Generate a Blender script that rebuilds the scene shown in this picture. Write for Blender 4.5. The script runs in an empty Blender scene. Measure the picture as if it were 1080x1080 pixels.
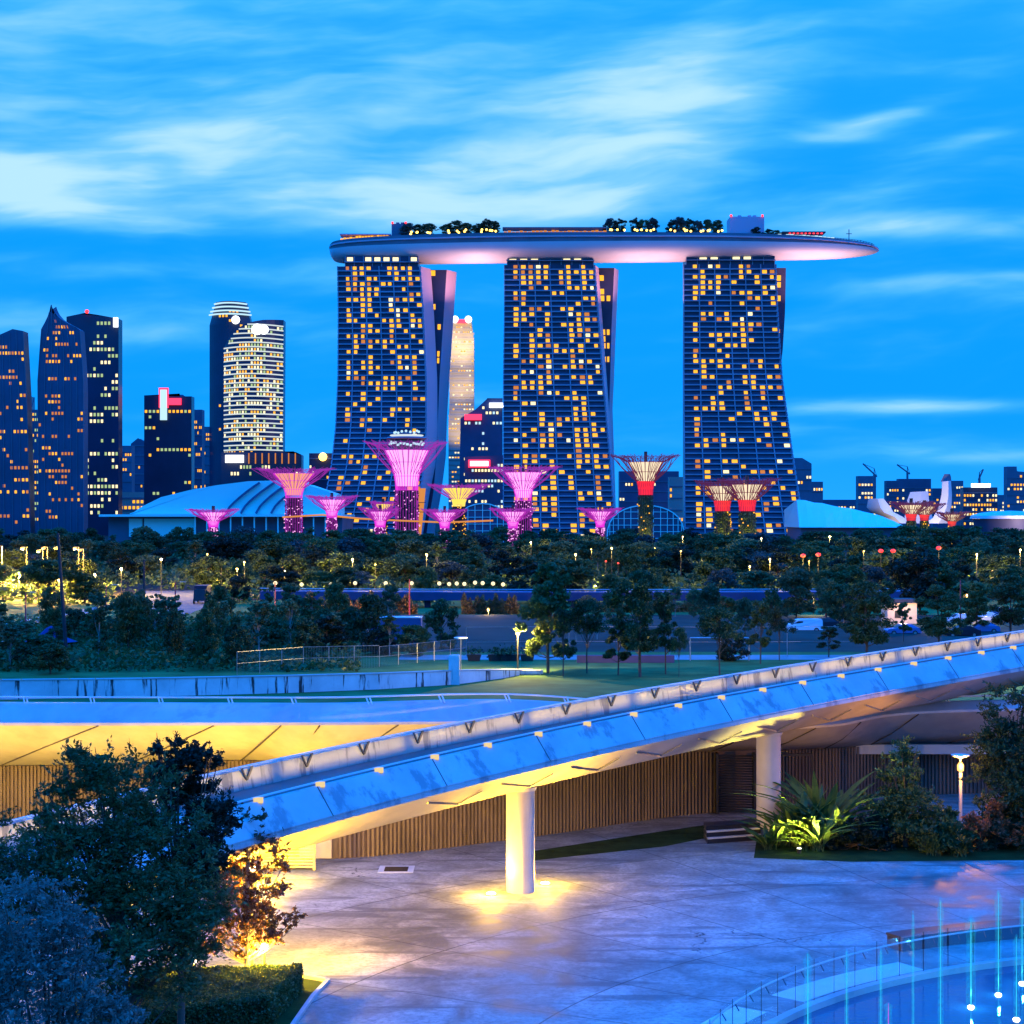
import bpy, math, random
import numpy as np
from mathutils import Vector, Matrix

S = bpy.context.scene
C = S.collection
F = 1880.0          # focal length of the photograph in its own pixels
HY = 545.0          # its horizon row
CZ = 15.0           # camera height
# ------------------------------------------------------------ camera
cam = bpy.data.cameras.new('camera')
cam.sensor_width = 36.0
cam.lens = 36.0 * F / 1080.0
cam.shift_y = (HY - 540.0) / 1080.0
cam.clip_start = 0.5
cam.clip_end = 20000
co = bpy.data.objects.new('camera', cam)
co.location = (0, 0, CZ)
co.rotation_euler = (math.radians(90), 0, 0)
C.objects.link(co)
S.camera = co
S.view_settings.view_transform = 'Standard'
S.view_settings.look = 'None'
S.view_settings.exposure = 0.0
S.view_settings.gamma = 1.0
S.cycles.use_denoising = True
S.cycles.max_bounces = 6
S.cycles.diffuse_bounces = 3
S.cycles.glossy_bounces = 3
S.cycles.transparent_max_bounces = 8
S.cycles.caustics_reflective = False
S.cycles.caustics_refractive = False
S.cycles.sample_clamp_indirect = 6.0
try:
    S.cycles.use_light_tree = True
except Exception:
    pass

# ------------------------------------------------------------ node helper
class NT:
    def __init__(s, tree):
        s.t = tree; s.n = tree.nodes; s.l = tree.links
    def node(s, typ, **kw):
        n = s.n.new(typ)
        for k, v in kw.items(): setattr(n, k, v)
        return n
    def put(s, sock, v):
        if hasattr(v, 'is_output') or isinstance(v, bpy.types.NodeSocket): s.l.new(v, sock)
        elif v is not None: sock.default_value = v
    def m(s, op, a, b=None, c=None, clamp=False):
        n = s.node('ShaderNodeMath', operation=op); n.use_clamp = clamp
        s.put(n.inputs[0], a)
        if b is not None: s.put(n.inputs[1], b)
        if c is not None: s.put(n.inputs[2], c)
        return n.outputs[0]
    def mix(s, f, a, b, blend='MIX'):
        n = s.node('ShaderNodeMix', data_type='RGBA', blend_type=blend)
        s.put(n.inputs[0], f); s.put(n.inputs[6], a); s.put(n.inputs[7], b)
        return n.outputs[2]
    def ramp(s, f, stops, interp='LINEAR'):
        n = s.node('ShaderNodeValToRGB'); cr = n.color_ramp; cr.interpolation = interp
        while len(cr.elements) < len(stops): cr.elements.new(0.5)
        for e, (p, c) in zip(cr.elements, stops):
            e.position = p; e.color = c if len(c) == 4 else (*c, 1)
        s.put(n.inputs[0], f); return n.outputs[0]
    def noise(s, vec, scale, detail=4, rough=0.55, dist=0.0, dim='3D'):
        n = s.node('ShaderNodeTexNoise', noise_dimensions=dim)
        if vec is not None: s.l.new(vec, n.inputs['Vector'])
        n.inputs['Scale'].default_value = scale; n.inputs['Detail'].default_value = detail
        n.inputs['Roughness'].default_value = rough; n.inputs['Distortion'].default_value = dist
        return n.outputs[0]
    def sstep(s, x, a, b):
        n = s.node('ShaderNodeMapRange', interpolation_type='SMOOTHSTEP')
        s.put(n.inputs[0], x); n.inputs[1].default_value = a; n.inputs[2].default_value = b
        return n.outputs[0]

# ------------------------------------------------------------ world: dusk sky with streaked cloud
SUN_EL, SUN_AZ = math.radians(7), math.radians(100)
w = bpy.data.worlds.new('World'); S.world = w; w.use_nodes = True
nt = NT(w.node_tree); w.node_tree.nodes.clear()
tc = nt.node('ShaderNodeTexCoord'); sep = nt.node('ShaderNodeSeparateXYZ')
nt.l.new(tc.outputs['Generated'], sep.inputs[0])
X, Y, Z = sep.outputs
AZ = nt.m('ARCTAN2', X, Y)
EL = nt.m('ARCSINE', Z)
def comb(x, y, z=0.0):
    n = nt.node('ShaderNodeCombineXYZ'); nt.put(n.inputs[0], x); nt.put(n.inputs[1], y); nt.put(n.inputs[2], z); return n.outputs[0]
sky = nt.node('ShaderNodeTexSky', sky_type='NISHITA')
sky.sun_disc = False; sky.sun_elevation = SUN_EL; sky.sun_rotation = SUN_AZ
sky.air_density = 1.5; sky.dust_density = 0.3; sky.ozone_density = 4.0
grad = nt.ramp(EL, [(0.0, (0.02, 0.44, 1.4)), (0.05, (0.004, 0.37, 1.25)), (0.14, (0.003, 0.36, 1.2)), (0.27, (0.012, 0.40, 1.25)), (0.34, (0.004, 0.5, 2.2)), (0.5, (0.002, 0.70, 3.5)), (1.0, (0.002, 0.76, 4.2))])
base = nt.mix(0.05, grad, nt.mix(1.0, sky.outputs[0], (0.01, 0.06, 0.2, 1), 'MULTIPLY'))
# streaky cloud noise in azimuth / elevation
wv = nt.noise(comb(nt.m('MULTIPLY', AZ, 3.0), nt.m('MULTIPLY', EL, 6.0)), 1.6, 3, 0.5)
warp = nt.m('MULTIPLY', nt.m('SUBTRACT', wv, 0.5), 0.05)
elw = nt.m('ADD', nt.m('ADD', EL, warp), nt.m('MULTIPLY', AZ, -0.06))
n1 = nt.noise(comb(nt.m('MULTIPLY', AZ, 5.0), nt.m('MULTIPLY', elw, 26.0), 3.1), 1.0, 5, 0.5, 0.0)
n2 = nt.noise(comb(nt.m('MULTIPLY', AZ, 14.0), nt.m('MULTIPLY', elw, 80.0), 7.7), 1.0, 4, 0.5, 0.0)
tex = nt.m('ADD', nt.m('MULTIPLY', n1, 0.60), nt.m('MULTIPLY', n2, 0.40))
def blob(px, py, rx, ry, tilt=0.0):
    a0, e0 = (px - 540) / F, (HY - py) / F
    da = nt.m('SUBTRACT', AZ, a0)
    de = nt.m('SUBTRACT', nt.m('SUBTRACT', EL, e0), nt.m('MULTIPLY', da, tilt))
    a = nt.m('POWER', nt.m('ABSOLUTE', nt.m('DIVIDE', da, rx / F)), 2.0)
    e = nt.m('POWER', nt.m('ABSOLUTE', nt.m('DIVIDE', de, ry / F)), 2.0)
    return nt.m('EXPONENT', nt.m('MULTIPLY', nt.m('ADD', a, e), -1.0))
dens = None
for b, amp in ((blob(220, 150, 520, 95), 0.50), (blob(925, 138, 70, 11, 0.15), 0.45), (blob(885, 158, 60, 8), 0.35), (blob(1010, 165, 60, 10, 0.2), 0.3), (blob(960, 90, 80, 12), 0.25), (blob(1050, 300, 120, 8), 0.3), (blob(30, 215, 110, 30), 0.60), (blob(660, 130, 190, 60, 0.3), 0.5),
               (blob(880, 60, 160, 40, 0.3), 0.14), (blob(980, 250, 170, 15), 0.62), (blob(100, 290, 260, 14), 0.26),
               (blob(70, 350, 170, 26), 0.5), (blob(960, 432, 120, 9), 0.7), (blob(1020, 484, 130, 10), 0.42),
               (blob(920, 310, 200, 12), 0.22), (blob(700, 225, 220, 22), 0.24), (blob(500, 20, 700, 50), 0.16), (blob(350, 230, 400, 22), 0.22),
               (blob(900, 110, 130, 60), -0.16), (blob(60, 170, 90, 9), -0.18), (blob(180, 262, 400, 12), -0.2), (blob(600, 200, 80, 12), -0.05)):
    t = nt.m('MULTIPLY', b, amp); dens = t if dens is None else nt.m('ADD', dens, t)
up = nt.m('MULTIPLY', nt.sstep(EL, 0.30, 0.7), 0.02)      # the overhead sky keeps scattered cloud
mask = nt.sstep(nt.m('ADD', nt.m('ADD', nt.m('MULTIPLY', nt.m('SUBTRACT', tex, 0.5), 1.7), dens), up), -0.16, 0.80)
cloud = nt.ramp(mask, [(0.0, (0.02, 0.42, 1.2)), (0.45, (0.11, 0.60, 1.2)), (0.8, (0.26, 0.70, 1.2)), (1.0, (0.50, 0.84, 1.12))])
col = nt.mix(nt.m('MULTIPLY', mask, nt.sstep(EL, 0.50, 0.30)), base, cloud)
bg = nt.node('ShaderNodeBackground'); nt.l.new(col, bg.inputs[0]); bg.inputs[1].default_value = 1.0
wo = nt.node('ShaderNodeOutputWorld'); nt.l.new(bg.outputs[0], wo.inputs[0])
w.cycles.sampling_method = 'MANUAL'; w.cycles.sample_map_resolution = 512

sun = bpy.data.lights.new('sun', 'SUN'); sun.energy = 0.14; sun.angle = math.radians(14); sun.color = (1.0, 0.6, 0.75)
so = bpy.data.objects.new('sun', sun); C.objects.link(so)
sd = Vector((math.sin(SUN_AZ) * math.cos(SUN_EL), math.cos(SUN_AZ) * math.cos(SUN_EL), math.sin(SUN_EL)))
so.rotation_euler = sd.to_track_quat('Z', 'Y').to_euler()

# ------------------------------------------------------------ materials
def mat(name, col, rough=0.7, metal=0.0, emit=None, es=0.0, var=0.25, scale=0.5, bump=0.0, spec=0.3, alpha=None):
    m = bpy.data.materials.new(name); m.use_nodes = True
    t = NT(m.node_tree); p = m.node_tree.nodes['Principled BSDF']
    p.inputs['Roughness'].default_value = rough; p.inputs['Metallic'].default_value = metal
    p.inputs['Specular IOR Level'].default_value = spec
    if emit:
        p.inputs['Base Color'].default_value = (*col, 1)
        p.inputs['Emission Color'].default_value = (*emit, 1); p.inputs['Emission Strength'].default_value = es
        m.cycles.emission_sampling = 'NONE'
    else:
        tcn = t.node('ShaderNodeTexCoord')
        n = t.noise(tcn.outputs['Object'], scale, 6, 0.6)
        a = tuple(c * (1 - var) for c in col); b = tuple(min(1, c * (1 + var)) for c in col)
        c = t.ramp(n, [(0.3, a), (0.7, b)])
        t.l.new(c, p.inputs['Base Color'])
        if bump:
            bn = t.node('ShaderNodeBump'); bn.inputs['Strength'].default_value = bump; bn.inputs['Distance'].default_value = 0.05
            t.l.new(t.noise(tcn.outputs['Object'], scale * 6, 6, 0.7), bn.inputs['Height']); t.l.new(bn.outputs[0], p.inputs['Normal'])
    return m

def stained(name, col, dark, streak=(1.5, 1.5, 0.15), amt=0.5, rough=0.6, joints=0.0, thresh=(0.52, 0.62)):
    """weathered concrete: blotches plus vertical run-off streaks"""
    m = bpy.data.materials.new(name); m.use_nodes = True
    t = NT(m.node_tree); p = m.node_tree.nodes['Principled BSDF']; p.inputs['Roughness'].default_value = rough
    p.inputs['Specular IOR Level'].default_value = 0.3
    g = t.node('ShaderNodeNewGeometry')
    mp = t.node('ShaderNodeVectorMath', operation='MULTIPLY'); t.l.new(g.outputs['Position'], mp.inputs[0]); mp.inputs[1].default_value = streak
    s1 = t.noise(mp.outputs[0], 1.0, 6, 0.65)
    s2 = t.noise(g.outputs['Position'], 0.35, 5, 0.6)
    s3 = t.noise(g.outputs['Position'], 6.0, 4, 0.7)
    c = t.ramp(s2, [(0.3, tuple(x * 0.75 for x in col)), (0.7, tuple(min(1, x * 1.15) for x in col))])
    c = t.mix(t.m('MULTIPLY', s3, 0.25), c, tuple(x * 0.6 for x in col) + (1,))
    c = t.mix(t.m('MULTIPLY', t.sstep(s1, *thresh), amt), c, (*dark, 1))
    t.l.new(c, p.inputs['Base Color'])
    bn = t.node('ShaderNodeBump'); bn.inputs['Strength'].default_value = 0.3; bn.inputs['Distance'].default_value = 0.03
    t.l.new(s3, bn.inputs['Height']); t.l.new(bn.outputs[0], p.inputs['Normal'])
    return m

def foliage(name, a, b, trans=0.25):
    m = bpy.data.materials.new(name); m.use_nodes = True
    t = NT(m.node_tree); nd = m.node_tree.nodes; nd.clear()
    oi = t.node('ShaderNodeObjectInfo'); g = t.node('ShaderNodeNewGeometry')
    n = t.noise(g.outputs['Position'], 0.9, 3, 0.6)
    f = t.m('ADD', t.m('MULTIPLY', n, 0.7), t.m('MULTIPLY', oi.outputs['Random'], 0.35))
    f = t.m('ADD', f, t.m('MULTIPLY', t.m('SUBTRACT', g.outputs['Random Per Island'], 0.5), 0.35))
    c = t.ramp(f, [(0.25, a), (0.8, b)])
    d = t.node('ShaderNodeBsdfDiffuse'); t.l.new(c, d.inputs[0])
    tr = t.node('ShaderNodeBsdfTranslucent'); t.l.new(c, tr.inputs[0])
    gl = t.node('ShaderNodeBsdfGlossy'); gl.inputs['Roughness'].default_value = 0.45; gl.inputs[0].default_value = (0.5, 0.5, 0.5, 1)
    mx = t.node('ShaderNodeMixShader'); mx.inputs[0].default_value = trans; t.l.new(d.outputs[0], mx.inputs[1]); t.l.new(tr.outputs[0], mx.inputs[2])
    m2 = t.node('ShaderNodeMixShader'); m2.inputs[0].default_value = 0.04; t.l.new(mx.outputs[0], m2.inputs[1]); t.l.new(gl.outputs[0], m2.inputs[2])
    o = t.node('ShaderNodeOutputMaterial'); t.l.new(m2.outputs[0], o.inputs[0])
    return m

def glow(name, col, s):  # surface with its own glow
    return mat(name, (0.02, 0.02, 0.02), emit=col, es=s)

M = {}
M['leaf_dark'] = foliage('leaf_dark', (0.008, 0.016, 0.009), (0.028, 0.048, 0.022))
M['leaf_mid'] = foliage('leaf_mid', (0.024, 0.042, 0.016), (0.09, 0.145, 0.04))
M['leaf_pale'] = foliage('leaf_pale', (0.04, 0.07, 0.03), (0.12, 0.18, 0.07))
M['leaf_blue'] = foliage('leaf_silver', (0.05, 0.08, 0.06), (0.16, 0.20, 0.16))
M['leaf_blue2'] = foliage('leaf_grey_green', (0.025, 0.04, 0.035), (0.08, 0.11, 0.09))
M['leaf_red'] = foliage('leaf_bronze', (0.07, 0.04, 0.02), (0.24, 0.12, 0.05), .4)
M['bark'] = mat('bark', (0.09, 0.065, 0.045), 0.9, scale=3, bump=0.4)
M['bark_pale'] = mat('bark_pale', (0.28, 0.24, 0.20), 0.9, scale=3, bump=0.3)
M['grass'] = mat('grass', (0.07, 0.15, 0.045), 0.95, var=0.35, scale=0.25, bump=0.5, spec=0.05)
M['bank_grass'] = mat('bank_grass', (0.025, 0.055, 0.045), 0.95, var=0.3, scale=0.12, spec=0.05)
M['soil'] = mat('soil', (0.035, 0.032, 0.025), 0.95, var=0.4, scale=0.05, spec=0.05)
M['strip_grass'] = mat('strip_grass', (0.03, 0.045, 0.012), 0.95, var=0.4, scale=1.0, bump=0.6, spec=0.05)
M['asphalt'] = mat('asphalt', (0.10, 0.10, 0.10), 0.7, scale=0.3)
M['path'] = mat('path_paving', (0.24, 0.24, 0.24), 0.7, scale=0.3)
M['ramp'] = stained('ramp_concrete', (0.52, 0.52, 0.50), (0.16, 0.17, 0.20), (0.9, 0.9, 0.5), 0.65, 0.55)
M['parapet'] = stained('parapet_concrete', (0.42, 0.40, 0.36), (0.10, 0.10, 0.12), (2.2, 2.2, 0.25), 0.75, 0.6)
M['soffit'] = stained('soffit_concrete', (0.46, 0.44, 0.40), (0.26, 0.25, 0.23), (0.3, 0.3, 0.3), 0.3, 0.7)
M['roof_edge'] = stained('roof_edge_concrete', (0.46, 0.47, 0.47), (0.20, 0.22, 0.26), (0.4, 0.4, 0.8), 0.4, 0.5)
M['lowwall'] = stained('stained_white_wall', (0.72, 0.70, 0.70), (0.02, 0.02, 0.025), (1.3, 1.3, 0.10), 0.97, 0.7, thresh=(0.545, 0.60))
M['ribwall'] = stained('ribbed_concrete', (0.17, 0.13, 0.105), (0.07, 0.055, 0.05), (1.0, 1.0, 0.2), 0.5, 0.8)
M['column'] = mat('column_concrete', (0.50, 0.48, 0.45), 0.6, var=0.08, scale=1.0)
M['steel'] = mat('brushed_steel', (0.45, 0.46, 0.48), 0.35, 0.9, scale=2)
M['rail'] = mat('handrail_steel', (0.62, 0.63, 0.65), 0.4, 0.3, scale=2, var=0.08)
M['bracket'] = mat('bracket_steel', (0.10, 0.09, 0.08), 0.6, 0.4)
M['dark_metal'] = mat('dark_metal', (0.035, 0.035, 0.04), 0.5, 0.3)
M['black_stone'] = mat('black_stone', (0.02, 0.02, 0.025), 0.35)
M['white_paint'] = mat('white_paint', (0.75, 0.75, 0.75), 0.5, var=0.06)
M['pole_dark'] = mat('dark_pole', (0.03, 0.03, 0.035), 0.6)
M['pole_red'] = mat('red_pole', (0.30, 0.05, 0.08), 0.5)
M['mbs_glass'] = mat('hotel_glass', (0.05, 0.04, 0.085), 0.3, spec=0.3, scale=0.05)
M['mbs_slab'] = mat('balcony_slab', (0.28, 0.25, 0.30), 0.6, scale=0.05)
M['mbs_end'] = mat('pale_end_wall', (0.62, 0.36, 0.42), 0.5, var=0.06, scale=0.02)
M['hull'] = mat('hull_panels', (0.60, 0.54, 0.56), 0.5, var=0.05, scale=0.05)
M['hull_side'] = mat('hull_side', (0.14, 0.14, 0.17), 0.4, scale=0.05)
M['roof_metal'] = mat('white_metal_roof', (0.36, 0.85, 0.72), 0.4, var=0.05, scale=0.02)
M['rib_dark'] = mat('roof_rib', (0.05, 0.10, 0.18), 0.5)
M['petal'] = mat('petal_shell', (0.72, 0.66, 0.62), 0.4, var=0.05, scale=0.03)
for k, c in (('a', (0.06, 0.07, 0.12)), ('b', (0.03, 0.034, 0.065)), ('c', (0.07, 0.075, 0.12)), ('d', (0.11, 0.12, 0.16)), ('e', (0.32, 0.27, 0.23))):
    M['tower_' + k] = mat('tower_skin_' + k, c, 0.3 if k in 'ab' else 0.6, var=0.25, scale=0.03, spec=0.35)
M['w_gold'] = glow('lit_window_gold', (1.0, 0.45, 0.015), 1.45)
M['w_amber'] = glow('lit_window_amber', (1.0, 0.33, 0.03), 0.7)
M['w_pale'] = glow('lit_window_pale', (1.0, 0.85, 0.45), 1.5)
M['w_green'] = glow('lit_window_pale_green', (0.62, 0.85, 0.35), 0.75)
M['w_cool'] = glow('lit_window_cool', (0.55, 0.85, 1.0), 1.1)
M['w_band'] = glow('lit_floor_band', (0.75, 0.85, 0.85), 0.95)
M['sign_white'] = glow('sign_white', (0.9, 0.95, 1.0), 3.0)
M['sign_red'] = glow('sign_red', (1.0, 0.03, 0.08), 2.5)
M['lamp_warm'] = glow('lamp_warm', (1.0, 0.46, 0.10), 2.2)
M['post_glow'] = glow('post_glow', (1.0, 0.72, 0.30), 0.9)
M['lamp_white'] = glow('lamp_white', (1.0, 0.9, 0.7), 12.0)
M['dot_warm'] = glow('dot_warm', (1.0, 0.6, 0.1), 5.0)
M['dot_red'] = glow('dot_red', (1.0, 0.03, 0.03), 3.0)
M['magenta'] = glow('glow_magenta', (0.85, 0.03, 0.75), 1.0)  # supertree steel and funnels: floodlight on them is put in as own glow
M['magenta_dim'] = glow('glow_magenta_dim', (0.30, 0.015, 0.32), 1.1)
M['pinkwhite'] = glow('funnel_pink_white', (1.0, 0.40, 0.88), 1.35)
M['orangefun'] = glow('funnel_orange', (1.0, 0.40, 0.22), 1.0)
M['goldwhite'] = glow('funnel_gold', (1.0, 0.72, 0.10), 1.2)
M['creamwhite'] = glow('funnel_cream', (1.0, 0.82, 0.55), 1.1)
M['red_glow'] = glow('glow_red', (1.0, 0.015, 0.03), 1.3)
M['red_dim'] = glow('glow_red_dim', (0.28, 0.01, 0.06), 0.7)
M['red_dark'] = glow('glow_red_dark', (0.10, 0.008, 0.06), 0.8)
M['vine_lit'] = mat('vine', (0.05, 0.08, 0.02), 0.9, scale=2)
M['jet'] = glow('glow_water', (0.04, 0.72, 1.0), 1.0)  # jet water glows itself to stand for the blue light in it

def glassmat(name, col, alpha, rough=0.05):
    m = bpy.data.materials.new(name); m.use_nodes = True; p = m.node_tree.nodes['Principled BSDF']
    p.inputs['Base Color'].default_value = (*col, 1); p.inputs['Alpha'].default_value = alpha; p.inputs['Roughness'].default_value = rough
    return m
M['glass'] = glassmat('balustrade_glass', (0.35, 0.5, 0.6), 0.14)
def jetmat():
    m = bpy.data.materials.new('water_jet'); m.use_nodes = True; t = NT(m.node_tree); m.node_tree.nodes.clear()
    e = t.node('ShaderNodeEmission'); e.inputs[0].default_value = (0.02, 0.62, 1.0, 1); e.inputs[1].default_value = 0.9  # emission imitates coloured light caught in the spray
    tr = t.node('ShaderNodeBsdfTransparent'); mx = t.node('ShaderNodeMixShader')
    g = t.node('ShaderNodeNewGeometry'); n = t.noise(g.outputs['Position'], 7.0, 5, 0.7)
    lw = t.node('ShaderNodeLayerWeight'); lw.inputs[0].default_value = 0.35
    f = t.m('MULTIPLY', t.m('SUBTRACT', 1.0, lw.outputs['Facing']), t.sstep(n, 0.3, 0.7))
    t.l.new(t.m('MULTIPLY', f, 0.24), mx.inputs[0]); t.l.new(tr.outputs[0], mx.inputs[1]); t.l.new(e.outputs[0], mx.inputs[2])
    o = t.node('ShaderNodeOutputMaterial'); t.l.new(mx.outputs[0], o.inputs[0]); m.cycles.emission_sampling = 'NONE'
    return m
M['mist'] = jetmat()

def plaza_mat():
    m = bpy.data.materials.new('plaza_concrete'); m.use_nodes = True
    t = NT(m.node_tree); p = m.node_tree.nodes['Principled BSDF']; p.inputs['Specular IOR Level'].default_value = 0.22
    g = t.node('ShaderNodeNewGeometry'); P_ = g.outputs['Position']
    big = t.noise(P_, 0.09, 5, 0.6, 0.6); med = t.noise(P_, 0.5, 6, 0.65, 0.8); fine = t.noise(P_, 5.0, 5, 0.7)
    mpn = t.node('ShaderNodeMapping'); t.l.new(P_, mpn.inputs[0]); mpn.inputs['Rotation'].default_value = (0, 0, math.radians(-20)); mpn.inputs['Scale'].default_value = (0.16, 1.1, 1)
    strk = t.noise(mpn.outputs[0], 1.0, 5, 0.6, 0.5)
    c = t.ramp(t.m('ADD', t.m('MULTIPLY', big, 0.45), t.m('MULTIPLY', med, 0.55)), [(0.38, (0.10, 0.105, 0.10)), (0.48, (0.235, 0.245, 0.235)), (0.60, (0.42, 0.43, 0.41))])
    c = t.mix(t.m('MULTIPLY', t.sstep(strk, 0.54, 0.64), 0.6), c, (0.08, 0.08, 0.085, 1))
    c = t.mix(t.m('MULTIPLY', t.sstep(fine, 0.40, 0.70), 0.5), c, (0.08, 0.08, 0.085, 1))
    # expansion joints: arcs about the pool centre and spokes
    sp = t.node('ShaderNodeSeparateXYZ'); t.l.new(P_, sp.inputs[0])
    dx = t.m('SUBTRACT', sp.outputs[0], 24.0); dy = t.m('SUBTRACT', sp.outputs[1], 42.0)
    r = t.m('SQRT', t.m('ADD', t.m('MULTIPLY', dx, dx), t.m('MULTIPLY', dy, dy)))
    th = t.m('ARCTAN2', dy, dx)
    ra = t.m('ABSOLUTE', t.m('SUBTRACT', t.m('FRACT', t.m('DIVIDE', r, 7.3)), 0.5))
    arc = t.sstep(ra, 0.006, 0.003)
    ta = t.m('MULTIPLY', t.m('ABSOLUTE', t.m('SUBTRACT', t.m('FRACT', t.m('MULTIPLY', th, 6.2)), 0.5)), r)
    spoke = t.sstep(ta, 0.20, 0.12)
    j = t.m('MAXIMUM', arc, spoke)
    vo = t.node('ShaderNodeTexVoronoi', feature='DISTANCE_TO_EDGE'); vo.inputs['Scale'].default_value = 0.12
    nv = t.node('ShaderNodeTexNoise'); nv.inputs['Scale'].default_value = 0.8; nv.inputs['Detail'].default_value = 6; t.l.new(P_, nv.inputs['Vector'])
    va = t.node('ShaderNodeVectorMath', operation='MULTIPLY_ADD'); t.l.new(nv.outputs['Color'], va.inputs[0]); va.inputs[1].default_value = (3, 3, 0); t.l.new(P_, va.inputs[2])
    t.l.new(va.outputs[0], vo.inputs['Vector'])
    cr = t.m('MULTIPLY', t.sstep(vo.outputs[0], 0.006, 0.001), t.sstep(big, 0.56, 0.62))
    j = t.m('MAXIMUM', t.m('MULTIPLY', j, 0.7), t.m('MULTIPLY', cr, 0.85))
    c = t.mix(j, c, (0.03, 0.03, 0.035, 1))
    t.l.new(c, p.inputs['Base Color'])
    t.l.new(t.ramp(med, [(0.35, (0.5, 0.5, 0.5)), (0.65, (0.85, 0.85, 0.85))]), p.inputs['Roughness'])
    bn = t.node('ShaderNodeBump'); bn.inputs['Strength'].default_value = 0.35; bn.inputs['Distance'].default_value = 0.03
    t.l.new(t.m('SUBTRACT', t.m('MULTIPLY', fine, 0.5), j), bn.inputs['Height']); t.l.new(bn.outputs[0], p.inputs['Normal'])
    return m
M['plaza'] = plaza_mat()
def water_mat():
    m = bpy.data.materials.new('pool_water'); m.use_nodes = True
    t = NT(m.node_tree); p = m.node_tree.nodes['Principled BSDF']
    p.inputs['Base Color'].default_value = (0.03, 0.08, 0.16, 1); p.inputs['Roughness'].default_value = 0.06; p.inputs['Specular IOR Level'].default_value = 0.7
    g = t.node('ShaderNodeNewGeometry'); bn = t.node('ShaderNodeBump'); bn.inputs['Strength'].default_value = 0.25; bn.inputs['Distance'].default_value = 0.03
    t.l.new(t.noise(g.outputs['Position'], 3.5, 4, 0.6), bn.inputs['Height']); t.l.new(bn.outputs[0], p.inputs['Normal'])
    return m
M['water'] = water_mat()

# ------------------------------------------------------------ mesh + object helpers
def W(px, py, d): return Vector(((px - 540) / F * d, d, CZ - (py - HY) / F * d))
def G(px, py, z=0.0):
    d = (CZ - z) * F / (py - HY); return Vector(((px - 540) / F * d, d, z))
def ZH(py, d): return CZ - (py - HY) / F * d
def XH(px, d): return (px - 540) / F * d

class MB:
    def __init__(s): s.v = []; s.f = []
    def add(s, vs, fs):
        o = len(s.v); s.v += [tuple(v) for v in vs]; s.f += [tuple(i + o for i in f) for f in fs]; return s
    def quad(s, a, b, c, d): return s.add([a, b, c, d], [(0, 1, 2, 3)])
    def hexa(s, b, t):   # bottom 4, top 4, counter-clockwise seen from above
        return s.add(list(b) + list(t), [(3, 2, 1, 0), (4, 5, 6, 7), (0, 1, 5, 4), (1, 2, 6, 5), (2, 3, 7, 6), (3, 0, 4, 7)])
    def box(s, x0, x1, y0, y1, z0, z1):
        return s.hexa([(x0, y0, z0), (x1, y0, z0), (x1, y1, z0), (x0, y1, z0)], [(x0, y0, z1), (x1, y0, z1), (x1, y1, z1), (x0, y1, z1)])
    def bar(s, a, b, w, h=None, up=Vector((0, 0, 1))):
        a = Vector(a); b = Vector(b); h = h or w; d = (b - a)
        if d.length < 1e-6: return s
        d.normalize(); u = up if abs(d.dot(up)) < 0.98 else Vector((0, 1, 0))
        r = d.cross(u).normalized() * w / 2; q = r.cross(d).normalized() * h / 2
        return s.hexa([a - r - q, a + r - q, b + r - q, b - r - q], [a - r + q, a + r + q, b + r + q, b - r + q])
    def tube(s, pts, rads, n=10, cap=True):
        pts = [Vector(p) for p in pts]; 
        if not hasattr(rads, '__len__'): rads = [rads] * len(pts)
        vs = []; fs = []
        for i, p in enumerate(pts):
            d = (pts[min(i + 1, len(pts) - 1)] - pts[max(i - 1, 0)])
            d = d.normalized() if d.length > 1e-9 else Vector((0, 0, 1))
            u = Vector((0, 0, 1)) if abs(d.z) < 0.95 else Vector((0, 1, 0))
            r = d.cross(u).normalized(); q = r.cross(d).normalized()
            for k in range(n):
                a = 2 * math.pi * k / n; vs.append(p + (r * math.cos(a) + q * math.sin(a)) * rads[i])
        for i in range(len(pts) - 1):
            for k in range(n):
                k2 = (k + 1) % n; fs.append((i * n + k, i * n + k2, (i + 1) * n + k2, (i + 1) * n + k))
        if cap: fs.append(tuple(range(n))); fs.append(tuple((len(pts) - 1) * n + k for k in reversed(range(n))))
        return s.add(vs, fs)
    def lathe(s, c, prof, n=24):   # prof: (r, z)
        c = Vector(c); vs = []; fs = []
        for r, z in prof:
            for k in range(n):
                a = 2 * math.pi * k / n; vs.append(c + Vector((r * math.cos(a), r * math.sin(a), z)))
        for i in range(len(prof) - 1):
            for k in range(n):
                k2 = (k + 1) % n; fs.append((i * n + k, i * n + k2, (i + 1) * n + k2, (i + 1) * n + k))
        if prof[0][0] > 0.001: fs.append(tuple(reversed(range(n))))
        if prof[-1][0] > 0.001: fs.append(tuple((len(prof) - 1) * n + k for k in range(n)))
        return s.add(vs, fs)
    def ball(s, c, r, n=8, sz=1.0):
        return s.lathe(c, [(max(0.001 * r, r * math.sin(math.pi * i / n)), -r * sz * math.cos(math.pi * i / n)) for i in range(n + 1)], n + 4)
    def loft(s, rings, closed=False, cap=True):  # rings of equal length, closed loops
        n = len(rings[0]); vs = [v for r in rings for v in r]; fs = []
        for i in range(len(rings) - 1):
            for k in range(n):
                k2 = (k + 1) % n; fs.append((i * n + k, i * n + k2, (i + 1) * n + k2, (i + 1) * n + k))
        if cap: fs.append(tuple(reversed(range(n)))); fs.append(tuple((len(rings) - 1) * n + k for k in range(n)))
        return s.add(vs, fs)

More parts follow.
